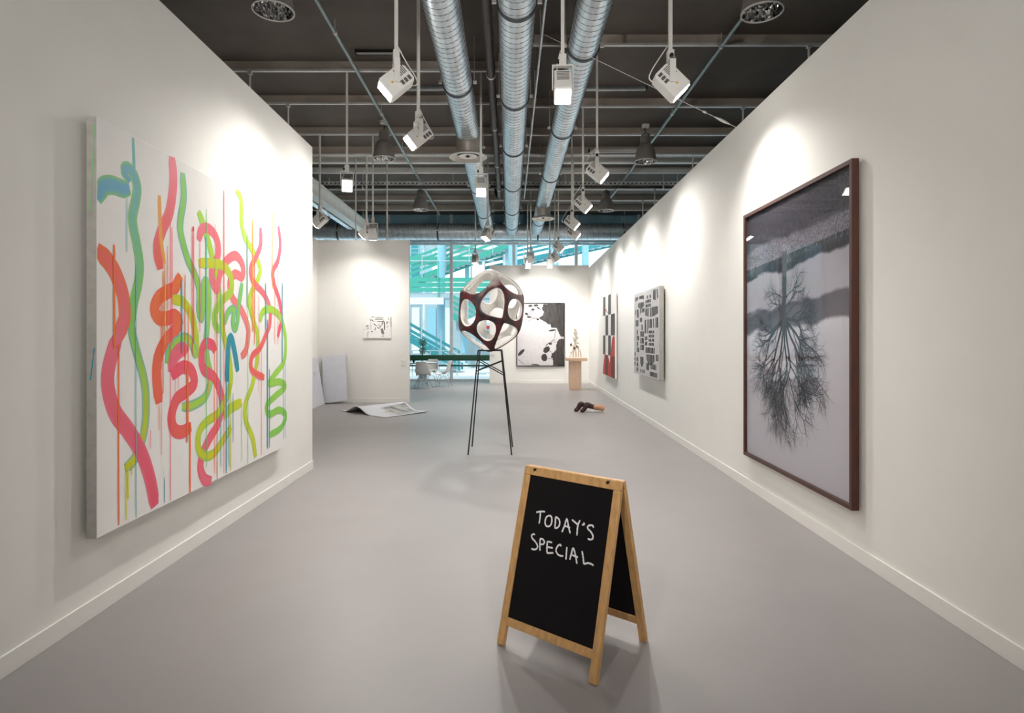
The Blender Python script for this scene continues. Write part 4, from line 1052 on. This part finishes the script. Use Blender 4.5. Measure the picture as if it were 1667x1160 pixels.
# ------------------------------------------------------------------ egg sculpture on its iron stand
eg = thing('egg_sculpture', 'tall openwork egg of dark maroon struts with white inside on a thin black stand', 'sculpture', (-0.26, 8.33, 0))
def egg_mat():
    """dark maroon lacquer, worn to white over the crown"""
    m = bpy.data.materials.new('egg_skin'); m.use_nodes = True
    nt = m.node_tree; p = nt.nodes['Principled BSDF']; p.inputs['Roughness'].default_value = 0.38
    tc = nt.nodes.new('ShaderNodeTexCoord'); sp = nt.nodes.new('ShaderNodeSeparateXYZ'); nt.links.new(tc.outputs['Object'], sp.inputs[0])
    nz = nt.nodes.new('ShaderNodeTexNoise'); nz.inputs['Scale'].default_value = 5; nz.inputs['Detail'].default_value = 6
    nt.links.new(tc.outputs['Object'], nz.inputs['Vector'])
    ad = nt.nodes.new('ShaderNodeMath'); ad.operation = 'MULTIPLY_ADD'; ad.inputs[1].default_value = 0.30
    nt.links.new(nz.outputs['Fac'], ad.inputs[0])
    a2 = nt.nodes.new('ShaderNodeMath'); a2.operation = 'MULTIPLY_ADD'; a2.inputs[1].default_value = -0.22
    nt.links.new(sp.outputs['X'], a2.inputs[0]); nt.links.new(sp.outputs['Z'], a2.inputs[2]); nt.links.new(a2.outputs[0], ad.inputs[2])
    rp = nt.nodes.new('ShaderNodeValToRGB')
    rp.color_ramp.elements[0].position = 0.45; rp.color_ramp.elements[0].color = (0, 0, 0, 1)
    rp.color_ramp.elements[1].position = 0.64; rp.color_ramp.elements[1].color = (1, 1, 1, 1)
    nt.links.new(ad.outputs[0], rp.inputs['Fac'])
    n2 = nt.nodes.new('ShaderNodeTexNoise'); n2.inputs['Scale'].default_value = 9; n2.inputs['Detail'].default_value = 6
    nt.links.new(tc.outputs['Object'], n2.inputs['Vector'])
    r2 = nt.nodes.new('ShaderNodeValToRGB')
    r2.color_ramp.elements[0].position = 0.42; r2.color_ramp.elements[0].color = srgb(36, 26, 28)
    r2.color_ramp.elements[1].position = 0.70; r2.color_ramp.elements[1].color = srgb(112, 38, 46)
    nt.links.new(n2.outputs['Fac'], r2.inputs['Fac'])
    mx = nt.nodes.new('ShaderNodeMix'); mx.data_type = 'RGBA'
    nt.links.new(rp.outputs['Color'], mx.inputs['Factor']); nt.links.new(r2.outputs['Color'], mx.inputs['A']); mx.inputs['B'].default_value = srgb(226, 220, 216)
    nt.links.new(mx.outputs['Result'], p.inputs['Base Color'])
    MATS['egg_skin'] = m
egg_mat()
front = [(-.38, .57), (.08, .18), (.60, .66), (.77, .03), (-.70, -.12), (-.03, -.58), (.55, -.62), (-.46, -.80)]
sites = [Vector((x, -math.sqrt(max(0.02, 1 - x * x - z * z)), z)).normalized() for x, z in front]
nf = len(sites); er = random.Random(3)
for k in range(10):
    z = 0.85 - 1.65 * (k + 0.5) / 10; th = k * 2.4
    sites.append(Vector((math.sqrt(1 - z * z) * math.cos(th), abs(math.sqrt(1 - z * z) * math.sin(th)) + 0.25, z)).normalized())
for it in range(220):                       # spread the hidden cells evenly, the visible ones stay
    for i in range(nf, len(sites)):
        f = Vector()
        for j in range(len(sites)):
            if i != j:
                d = sites[i] - sites[j]; f += d / max(1e-4, d.length ** 3)
        sites[i] = (sites[i] + f * 0.006).normalized()
bm = bmesh.new()
for p in sites: bm.verts.new(p)
bmesh.ops.convex_hull(bm, input=bm.verts)
bmesh.ops.triangulate(bm, faces=bm.faces)
bm.verts.index_update(); bm.verts.ensure_lookup_table()
cell = []; dual = {}
for f in bm.faces:
    a, b, c = [v.co for v in f.verts]
    n = (b - a).cross(c - a).normalized()
    if n.dot(a) < 0: n = -n
    dual[f.index if f.index >= 0 else id(f)] = n
bm.faces.index_update()
dual = {}
for f in bm.faces:
    a, b, c = [v.co for v in f.verts]; n = (b - a).cross(c - a).normalized()
    dual[f.index] = n if n.dot(a) > 0 else -n
EV = [dual[i] for i in range(len(bm.faces))]; EF = []
shape = lambda p: Vector((p.x * 0.50, p.y * 0.50, p.z * 0.605))
out_v = [shape(p) for p in EV]
for v in bm.verts:
    s = v.co.normalized()
    ids = [f.index for f in v.link_faces]
    e1 = s.orthogonal().normalized(); e2 = s.cross(e1)
    ids.sort(key=lambda i: math.atan2(EV[i].dot(e2), EV[i].dot(e1)))
    c = sum((EV[i] for i in ids), Vector()) / len(ids)
    k = 0.82
    if s.z > 0.75: k = 0.62
    ring = []
    for i in ids:
        out_v.append(shape((c + (EV[i] - c) * k).lerp((c + (EV[i] - c) * k).normalized(), 0.6))); ring.append(len(out_v) - 1)
    m_ = len(ids)
    for q in range(m_): EF.append((ids[q], ids[(q + 1) % m_], ring[(q + 1) % m_], ring[q]))
bm.free()
gg = G(); gg.add(out_v, EF)
sh = gg.build('shell', ['egg_skin', 'plaster'], eg, (0, 0, 1.965), smooth=180)
sh.rotation_euler = (0, R(3), 0)
so = sh.modifiers.new('solid', 'SOLIDIFY'); so.thickness = 0.05; so.offset = -1; so.material_offset = 1; so.material_offset_rim = 1
ss = sh.modifiers.new('sub', 'SUBSURF'); ss.levels = 2; ss.render_levels = 3
feet = [(-0.295, -0.29), (-0.278, 0.31), (0.292, -0.30), (0.308, 0.29)]
tops = [(-0.165, -0.16), (-0.155, 0.16), (0.150, -0.16), (0.155, 0.16)]
ZT = 1.405
for (a, b) in zip(feet, tops):
    G().tube([(a[0], a[1], 0), (b[0], b[1], ZT)], 0.0095, 8).build('leg', 'black_iron', eg)
for i, j in ((0, 1), (1, 3), (3, 2), (2, 0)):
    G().tube([(*tops[i], ZT), (*tops[j], ZT)], 0.0095, 8).build('top_bar', 'black_iron', eg)
def at_leg(i, z):
    t_ = z / ZT; return (feet[i][0] + (tops[i][0] - feet[i][0]) * t_, feet[i][1] + (tops[i][1] - feet[i][1]) * t_, z)
for i, j in ((0, 2), (1, 3)):
    G().tube([at_leg(i, 1.27), at_leg(j, 1.07)], 0.007, 8).build('cross_brace', 'black_iron', eg)
    G().tube([at_leg(i, 1.12), at_leg(j, 1.26)], 0.007, 8).build('cross_brace', 'black_iron', eg)

# ------------------------------------------------------------------ leg fragment sculpture on the floor
lg = thing('leg_sculpture', 'pair of brown socked feet with a tan lower leg lying on the floor', 'sculpture', (1.49, 12.52, 0), R(4))
def foot(dx, dy, sc_=1.0):
    P = smooth_path([(0, 0, .035), (.045, 0, .040), (.085, 0, .075), (.120, 0, .135), (.150, 0, .166), (.19, 0, .150), (.235, 0, .130), (.275, 0, .118)], 0.012)
    n = len(P); rs = []
    for k in range(n):
        t_ = k / (n - 1)
        rs.append(0.036 + 0.014 * math.sin(min(1, t_ * 3) * math.pi / 2) + (0.006 if 0.42 < t_ < 0.62 else 0) + 0.004 * math.sin(t_ * 40) * (t_ > 0.75))
    rs[0] = 0.018
    G().tube([Vector(p) + Vector((dx, dy, 0)) for p in P], rs, 16).build('foot', 'sock_brown', lg, smooth=80)
foot(-0.105, 0.13); foot(0, 0)
P = smooth_path([(.27, 0, .118), (.34, 0, .112), (.42, -0.005, .100), (.475, -0.01, .085), (.505, -0.012, .070)], 0.015)
n = len(P)
G().tube(P, [0.037 + 0.022 * math.sin(k / (n - 1) * math.pi * 0.62) - (0.012 if k == n - 1 else 0) for k in range(n)], 18).build('lower_leg', 'limb_tan', lg, smooth=80)
P = smooth_path([(.165, .13, .118), (.24, .12, .110), (.33, .11, .100), (.42, .10, .085), (.46, .095, .072)], 0.015)
n = len(P)
G().tube(P, [0.037 + 0.018 * math.sin(k / (n - 1) * math.pi * 0.62) - (0.012 if k == n - 1 else 0) for k in range(n)], 18).build('lower_leg', 'sock_brown', lg, smooth=80)
G().lathe([(0.004, 0), (0.011, 0.002), (0.011, 0.010), (0.004, 0.012)], 10, Matrix.Translation((-0.045, 0.095, 0.055)) @ Matrix.Rotation(R(90), 4, 'X')).build('button', 'limb_tan', lg)

# ------------------------------------------------------------------ pedestal and the twig figure
pd = thing('pedestal', 'pale wooden pedestal with a wide slab top by the back wall', 'pedestal', (1.985, 18.04, 0))
for nm, b in (('side_panel', (-0.176, -0.156, -0.176, 0.176)), ('side_panel', (0.156, 0.176, -0.176, 0.176)), ('front_panel', (-0.156, 0.156, -0.176, -0.156)), ('back_panel', (-0.156, 0.156, 0.156, 0.176))):
    G().box(*b, 0, 0.86).build(nm, 'maple', pd, bevel=0.002)
G().box(-0.265, 0.345, -0.30, 0.30, 0.86, 0.95).build('top', 'maple', pd, bevel=0.004)
tw = thing('twig_figure', 'spindly white plaster and twig figure standing on the wooden pedestal', 'sculpture', (1.985, 18.0, 0.963))
g = G()
for P, r_ in (([(-.17, -.05, 0), (-.11, -.02, .10), (-.05, 0, .26)], .019), ([(-.05, .08, 0), (-.045, .04, .14), (-.02, .01, .28)], .019), ([(.03, -.06, 0), (.02, -.03, .15), (.0, 0, .30)], .020), ([(.10, -.03, 0), (.10, -.03, .12), (.12, -.01, .20), (.09, 0, .27), (.02, 0, .32)], .020), ([(.19, .05, 0), (.18, .04, .12), (.15, .02, .20), (.10, 0, .28)], .018)):
    G().tube(smooth_path(P, 0.03), r_, 8).build('twig_leg', 'twig_cream', tw)
G().tube(smooth_path([(-.02, 0, .27), (.01, .01, .36), (0, 0, .50), (.03, 0, .62), (.0, .01, .74), (.02, 0, .84)], 0.03), [0.040 + 0.018 * math.sin(k * 0.9) * (1 - k / 24) for k in range(len(smooth_path([(-.02, 0, .27), (.01, .01, .36), (0, 0, .50), (.03, 0, .62), (.0, .01, .74), (.02, 0, .84)], 0.03)))], 8).build('trunk', 'twig_cream', tw)
for P in ([(0, 0, .48), (.07, .0, .56), (.11, -.01, .60)], [(.02, 0, .40), (.09, 0, .44), (.13, 0, .40)], [(0, 0, .36), (-.08, 0, .34), (-.13, 0, .42)], [(-.01, 0, .5), (-.06, 0, .58), (-.05, 0, .66)], [(-.1, -.02, .16), (-.17, -.02, .155)], [(.02, 0, .62), (.07, 0, .70), (.06, 0, .76)]):
    G().tube(smooth_path(P, 0.03), 0.016, 7).build('branch', 'twig_cream', tw)
for c, s_, m in (((-.12, 0, .38), (.035, .03, .05), 'brown_shard'), ((-.02, -.03, .28), (.04, .03, .05), 'brown_shard'), ((.05, -.02, .33), (.035, .03, .03), 'brown_shard'), ((.0, 0, .84), (.035, .03, .025), 'ink_grey'), ((.07, -.01, .60), (.05, .03, .035), 'plaster'), ((.02, 0, .45), (.05, .04, .06), 'plaster'), ((.10, 0, .33), (.045, .03, .05), 'plaster')):
    q = G().lathe([(0.02, -1), (0.7, -0.7), (1, 0), (0.6, 0.75), (0.02, 1)], 7, Matrix.Translation(c) @ Matrix.Rotation(rnd.uniform(-.5, .5), 4, 'Y') @ Matrix.Diagonal((*s_, 1)))
    q.build('lump' if m == 'plaster' else 'shard', m, tw)

# ------------------------------------------------------------------ sheets in the recess
fl = thing('floor_sheet', 'large buckled printed sheet lying on the floor before the recess wall', 'sheet', (-2.44, 11.68, 0))
e1 = Vector((0.724, 0.85, 0)); e2 = Vector((-1.16, 1.05, 0))
def sheet_pt(u, v):
    c = 0.62 - 0.10 * u; w = 0.30
    x = (v - c) / w
    z = 0.135 * (math.cos(max(-1, min(1, x)) * math.pi) * 0.5 + 0.5) * (1.0 + 0.15 * u)
    return e1 * u + e2 * v + Vector((0, 0, 0.004 + z + 0.05 * max(0, u - 0.3) * max(0, 0.5 - v)))
def sheet_mat():
    m = bpy.data.materials.new('sheet_print'); m.use_nodes = True
    nt = m.node_tree; p = nt.nodes['Principled BSDF']; p.inputs['Roughness'].default_value = 0.4
    tc = nt.nodes.new('ShaderNodeTexCoord'); nz = nt.nodes.new('ShaderNodeTexNoise'); nz.inputs['Scale'].default_value = 3.2; nz.inputs['Detail'].default_value = 5
    mp = nt.nodes.new('ShaderNodeMapping'); mp.inputs['Rotation'].default_value = (0, 0, R(-49)); mp.inputs['Scale'].default_value = (1, 2.2, 1)
    nt.links.new(tc.outputs['Object'], mp.inputs[0]); nt.links.new(mp.outputs[0], nz.inputs['Vector'])
    rp = nt.nodes.new('ShaderNodeValToRGB')
    rp.color_ramp.elements[0].position = 0.36; rp.color_ramp.elements[0].color = srgb(104, 106, 110)
    rp.color_ramp.elements[1].position = 0.62; rp.color_ramp.elements[1].color = srgb(206, 205, 200)
    nt.links.new(nz.outputs['Fac'], rp.inputs['Fac']); nt.links.new(rp.outputs['Color'], p.inputs['Base Color'])
    MATS['sheet_print'] = m
sheet_mat()
sh = G().sheet(lambda u, v: sheet_pt(u, v), 16, 48).build('sheet', ['paper_grey', 'card_dark'], fl, smooth=60)
so = sh.modifiers.new('solid', 'SOLIDIFY'); so.thickness = 0.006; so.offset = 0.0; so.material_offset_rim = 1
G().sheet(lambda u, v: sheet_pt(0.38 + 0.58 * u, 0.04 + 0.42 * v) + Vector((0, 0, 0.0042)), 10, 16).build('printed_area', 'sheet_print', fl, smooth=60)

def lean_panel(label, corners, d, marks=False):
    a = Vector(corners[0])
    t_ = thing('leaning_panel', label, 'panel', a)
    G().slab([Vector(c) - a for c in corners], d).build('sheet', 'paper_grey', t_, smooth=0)
    return t_
p1 = lean_panel('blank pale panel leaning askew against the recess wall', [(-4.40, 14.10, 0.012), (-3.845, 14.14, 0.078), (-3.95, 14.365, 1.165), (-4.50, 14.35, 1.115)], (0, 0.012, 0.002))
p2 = lean_panel('pale panel with pencil marks leaning against the recess side wall', [(-4.33, 14.0, 0.004), (-4.33, 13.0, 0.004), (-4.60, 13.0, 1.10), (-4.60, 14.28, 1.10)], (-0.012, 0, -0.002))
G().tube(smooth_path([(-0.16, -.30, .73), (-.165, -.26, .76), (-.16, -.22, .73), (-.155, -.20, .68)], .02), 0.004, 5).build('pencil_mark', 'ink_grey', p2)
G().tube(smooth_path([(-0.085, -.24, .38), (-.08, -.22, .35), (-.085, -.19, .36)], .02), 0.003, 5).build('pencil_mark', 'ink_grey', p2)
G().slab([(0.10, 0.02, 0.0), (0.2, 0.02, 0.01), (0.2, 0.06, 0.012), (0.10, 0.06, 0.0)], (0, 0, 0.004)).build('wedge', 'paper_grey', p1)

# ------------------------------------------------------------------ table and shell chairs by the window
def chair_meshes():
    # shell: profile from front lip over the seat and up the back, width per station
    prof = [(0.235, 0.425, 0.36), (0.20, 0.445, 0.42), (0.10, 0.435, 0.46), (0.0, 0.425, 0.465), (-0.10, 0.43, 0.46), (-0.165, 0.47, 0.45), (-0.205, 0.56, 0.43), (-0.235, 0.68, 0.40), (-0.26, 0.78, 0.36), (-0.272, 0.825, 0.28)]
    P = smooth_path([Vector((a, b, c)) for a, b, c in prof], 0.03); n = len(P)
    def f(u, v):
        i = min(n - 1, int(round(v * (n - 1)))); y, z, w = P[i]
        s = u * 2 - 1
        t_ = P[min(n - 1, i + 1)] - P[max(0, i - 1)]; nn = Vector((0, -t_.y, t_.x)).normalized()
        k = 0.055 * abs(s) ** 2.4 * (1.0 if v < 0.85 else 0.5)
        return Vector((s * w / 2, y, z)) + nn * k * (-1 if nn.z < 0 and nn.y < 0 else 1)
    d = {'shell': G().sheet(f, 14, n - 1).mesh('shell', 'shell_white', 180)}
    feet_ = [(-.23, .20), (.23, .20), (-.22, -.24), (.22, -.24)]
    tops_ = [(-.10, .10), (.10, .10), (-.10, -.08), (.10, -.08)]
    d['legs'] = [G().tube([(*b, .425), (*a, .012)], 0.0065, 7).mesh('leg', 'chrome') for a, b in zip(feet_, tops_)]
    d['feet'] = [G().tube([(*a, .014), (*a, 0.0)], 0.011, 8).mesh('foot_cap', 'black_rubber') for a in feet_]
    st = []
    for i, j in ((0, 1), (2, 3), (0, 2), (1, 3)):
        m_ = lambda k, z: (feet_[k][0] + (tops_[k][0] - feet_[k][0]) * z / .42, feet_[k][1] + (tops_[k][1] - feet_[k][1]) * z / .42, z)
        st.append(G().tube([m_(i, .14), (0, 0, .36), m_(j, .14)], 0.0045, 6).mesh('wire_brace', 'chrome'))
        st.append(G().tube([(*tops_[i], .418), (*tops_[j], .418)], 0.0055, 6).mesh('seat_bar', 'chrome'))
    d['st'] = st
    return d
CH = chair_meshes()
def chair(label, x, y, rz):
    t_ = thing('shell_chair', label, 'chair', (x, y, 0), rz, 'white shell chairs at the table')
    s = obj('shell', CH['shell'], t_)
    m_ = s.modifiers.new('solid', 'SOLIDIFY'); m_.thickness = 0.008
    for a in CH['legs']: obj('leg', a, t_)
    for a in CH['feet']: obj('foot_cap', a, t_)
    for a in CH['st']: obj(a.name.split('.')[0], a, t_)
chair('white shell chair with wire legs, its back turned to the room', -2.64, 18.35, R(-6))
chair('white shell chair across the table, facing the room', -2.62, 19.95, R(172))
chair('white shell chair seen side-on at the right of the table', -2.10, 19.0, R(82))
tb = thing('cafe_table', 'thin round white table with a dark edge and wire base by the window', 'table', (-2.82, 19.1, 0))
G().lathe([(0.005, 0.745), (0.52, 0.745), (0.52, 0.757), (0.005, 0.757)], 40).build('tabletop', 'table_white', tb)
G().lathe([(0.519, 0.738), (0.526, 0.738), (0.526, 0.758), (0.519, 0.758)], 40).build('edge_band', 'ink_dark', tb)
for k in range(4):
    th = R(45 + 90 * k); c, s = math.cos(th), math.sin(th)
    G().tube([(c * .09, s * .09, .74), (c * .03, s * .03, .40), (c * .30, s * .30, .012)], 0.008, 7).build('leg', 'chrome', tb)
for z, r_ in ((0.40, 0.035), (0.16, 0.22)):
    G().tube([(r_ * math.cos(k * math.pi / 8), r_ * math.sin(k * math.pi / 8), z) for k in range(17)], 0.005, 6).build('wire_ring', 'chrome', tb)
cu = thing('cup', 'small dark cup standing on the round table', 'cup', (-3.02, 18.85, 0.757))
G().lathe([(0.005, 0), (0.028, 0), (0.036, 0.085), (0.032, 0.085), (0.026, 0.006), (0.005, 0.006)], 18).build('body', 'frame_black', cu)
G().tube(smooth_path([(0.033, 0, .07), (0.058, 0, .06), (0.055, 0, .03), (0.03, 0, .022)], .01), 0.004, 6).build('handle', 'frame_black', cu)

# ------------------------------------------------------------------ outside the glazing
struct('terrace', G().box(-40, 40, 21.57, 90, -0.2, -0.06), 'out_paving')
br = thing('footbridge', 'green walled footbridge crossing outside the glazing', 'footbridge', (-6, 31, 3.6))
G().box(-8, 5.2, 0, 2.0, 0.0, 0.25).build('deck', 'out_grey', br)
for z in (0.30, 0.56, 0.82): G().box(-8, 5.2, -0.05, 0.0, z, z + 0.22).build('parapet_board', 'out_green', br)
for k in range(8): G().box(-7.9 + k * 1.7, -7.84 + k * 1.7, -0.09, -0.05, 0.0, 1.9).build('post', 'out_green', br)
G().tube([(-8, -.07, 1.9), (5.2, -.07, 1.9)], 0.03, 8).build('handrail', 'out_grey', br)
G().box(0.2, 2.6, -0.10, -0.02, -0.35, 0.0).build('hanging_sign', 'out_white', br)
for x in (-7, 4): G().box(x - 0.2, x + 0.2, 0.6, 1.2, -3.66, 0.0).build('pier', 'out_grey', br)
def stair(label, a, b, w, n, m, rails=3):
    a = Vector(a); b = Vector(b)
    t_ = thing('outdoor_stair', label, 'staircase', a)
    d = b - a
    for s in (0, w):
        G().slab([Vector((0, s, 0)), d + Vector((0, s, 0)), d + Vector((0, s, 0.32)), Vector((0, s, 0.32))], (0, 0.08, 0)).build('stringer', m, t_)
    for k in range(n):
        c = d * ((k + 0.5) / n)
        G().box(c.x - abs(d.x) / n * 0.55, c.x + abs(d.x) / n * 0.55, 0.08, w, c.z + 0.12, c.z + 0.17).build('tread', 'out_grey', t_)
    for r_ in range(rails):
        o = Vector((0, -0.03, 0.50 + r_ * 0.28))
        G().slab([o, d + o, d + o + Vector((0, 0, 0.15)), o + Vector((0, 0, 0.15))], (0, 0.03, 0)).build('rail_board', m, t_)
    for k in range(6):
        c = d * (k / 5); G().box(c.x - 0.03, c.x + 0.03, -0.06, -0.03, c.z, c.z + 1.4).build('post', 'out_grey', t_)
    for f_ in (0.08, 0.92):
        c = d * f_
        if a.z + c.z > 0.2: G().box(c.x - 0.1, c.x + 0.1, 0.3, 0.5, -a.z - 0.06, c.z + 0.05).build('prop', 'out_grey', t_)
stair('green outdoor stair rising to the right above the footbridge', (-6.2, 33.5, 4.3), (0.4, 33.5, 6.7), 1.6, 22, 'out_green', 4)
stair('teal outdoor stair descending to the right under the footbridge', (-6.6, 27.0, 2.5), (-2.2, 27.0, 0.0), 1.4, 16, 'out_teal', 2)
stair('teal outdoor stair far behind the back wall, rising to the right', (-1.5, 37.0, 5.6), (10.5, 37.0, 8.2), 1.6, 26, 'out_teal', 5)
stair('green outdoor stair low behind the mullion, descending to the right', (-2.9, 29.5, 2.5), (1.4, 29.5, 0.2), 1.3, 14, 'out_green', 3)
bld = thing('glass_block', 'pale blue glazed building across the terrace', 'building', (0, 42, 0))
G().box(-22, 6, 0, 6, -0.06, 4.6).build('lower_storey', 'out_grey', bld)
G().box(-22, -6.2, -0.5, 6, 4.6, 16).build('upper_storey', 'out_blue', bld)
for k in range(9):
    x = -14.4 + k * 0.95
    G().box(x, x + (0.5 if k % 3 else 0.8), -0.62, -0.5, 4.8, 12).build('window_strip', 'out_white' if k % 2 else 'out_teal', bld)
for k in range(9):
    x = -12.6 + k * 1.15
    G().box(x, x + 0.55, -0.1, 0.0, 0.4, 3.6).build('window_strip', 'out_white' if k % 2 else 'out_blue', bld)
for i, (x, y, r_) in enumerate(((-3.75, 32.9, 0.22), (0.2, 32.7, 0.25), (2.6, 35, 0.3), (-8.2, 36.6, 0.3), (4.4, 34.5, 0.2))):
    c = thing('concrete_column', ['pale blue column left of the white mullion outside', 'pale blue column behind the egg sculpture outside', 'pale blue column above the foliage picture outside', 'pale blue column by the recess wall edge outside', 'pale blue column above the pedestal outside'][i], 'column', (x, y, -0.06))
    G().lathe([(r_, 0.1), (r_, 11)], 20, cap=True).build('shaft', 'out_blue', c)
    G().lathe([(r_ * 1.25, 0), (r_ * 1.25, 0.1)], 20, cap=True).build('plinth', 'out_grey', c)
for i, (lab, x0, x1, y, z, n) in enumerate((('pale thin railing along the terrace outside the glazing', -7.5, -2.2, 25.2, -0.06, 14), ('pale thin railing high on the far terrace deck', -9.0, -2.0, 36.2, 6.4, 14))):
    rl = thing('terrace_railing', lab, 'railing', (x0, y, z))
    L = x1 - x0
    for k in range(n + 1): G().box(k * L / n - 0.02, k * L / n + 0.02, -0.02, 0.02, 0, 1.05).build('baluster', 'out_grey', rl)
    for zz in (0.25, 0.5, 0.75, 1.05): G().tube([(0, 0, zz), (L, 0, zz)], 0.02, 6).build('rail', 'out_grey', rl)
    if i: G().box(-0.3, L + 0.3, -0.3, 1.4, -0.3, 0.0).build('deck', 'out_green', rl); [G().box(a - .12, a + .12, 0.5, 0.74, -z - 0.06, -0.3).build('pier', 'out_blue', rl) for a in (0.6, L - 0.6)]
rf = thing('canopy_roof', 'white slanting canopy edge high behind the footbridge', 'canopy', (-5.5, 36, 7.5))
G().slab([(0, 0, 0), (5.5, 0, -0.9), (5.5, 0, -0.6), (0, 0, 0.5)], (0, 4, 0)).build('roof_slab', 'out_white', rf)
for x in (0.3, 5.2): G().tube([(x, 0.4, -0.16 * x), (x, 0.4, -7.5)], 0.08, 10).build('post', 'out_white', rf)
tp = thing('topiary', 'potted topiary of two clipped green balls outside the glazing', 'potted plant', (-3.32, 22.9, -0.06))
G().lathe([(0.005, 0), (0.14, 0), (0.19, 0.34), (0.17, 0.34), (0.15, 0.3), (0.005, 0.3)], 20).build('pot', 'pot_grey', tp)
G().tube([(0, 0, .3), (0, 0, 1.4)], 0.018, 8).build('stem', 'trunk_brown', tp)
lr2 = random.Random(9)
for z, r_ in ((1.10, 0.15), (1.42, 0.155)):
    g = G()
    for k in range(420):
        v = Vector((lr2.gauss(0, 1), lr2.gauss(0, 1), lr2.gauss(0, 1))).normalized()
        p = v * r_ * lr2.uniform(0.75, 1.05) + Vector((0, 0, z)); a = v.orthogonal().normalized(); a.rotate(Quaternion(v, lr2.uniform(0, 6))); b = v.cross(a)
        b = (b + v * lr2.uniform(-.6, .6)).normalized()
        g.add([p - a * .012, p + b * .028, p + a * .012, p - b * .012], [(0, 1, 2, 3)])
    g.build('foliage', 'leaf_green', tp, smooth=0, kind='stuff')
cnp = thing('market_umbrella', 'white parasol with a red band standing outside behind the egg sculpture', 'parasol', (-1.25, 26, -0.06))
G().lathe([(0.03, 2.62), (0.9, 2.22), (0.9, 2.10), (0.88, 2.20), (0.03, 2.58)], 8).build('canopy', 'out_white', cnp)
G().lathe([(0.905, 2.10), (0.915, 2.06), (0.915, 1.99), (0.905, 1.99)], 8).build('valance', 'sign_red', cnp)
G().tube([(0, 0, 0.05), (0, 0, 2.6)], 0.025, 8).build('pole', 'out_white', cnp)
G().lathe([(0.005, 0), (0.25, 0), (0.25, 0.06), (0.005, 0.08)], 16).build('base', 'out_grey', cnp)
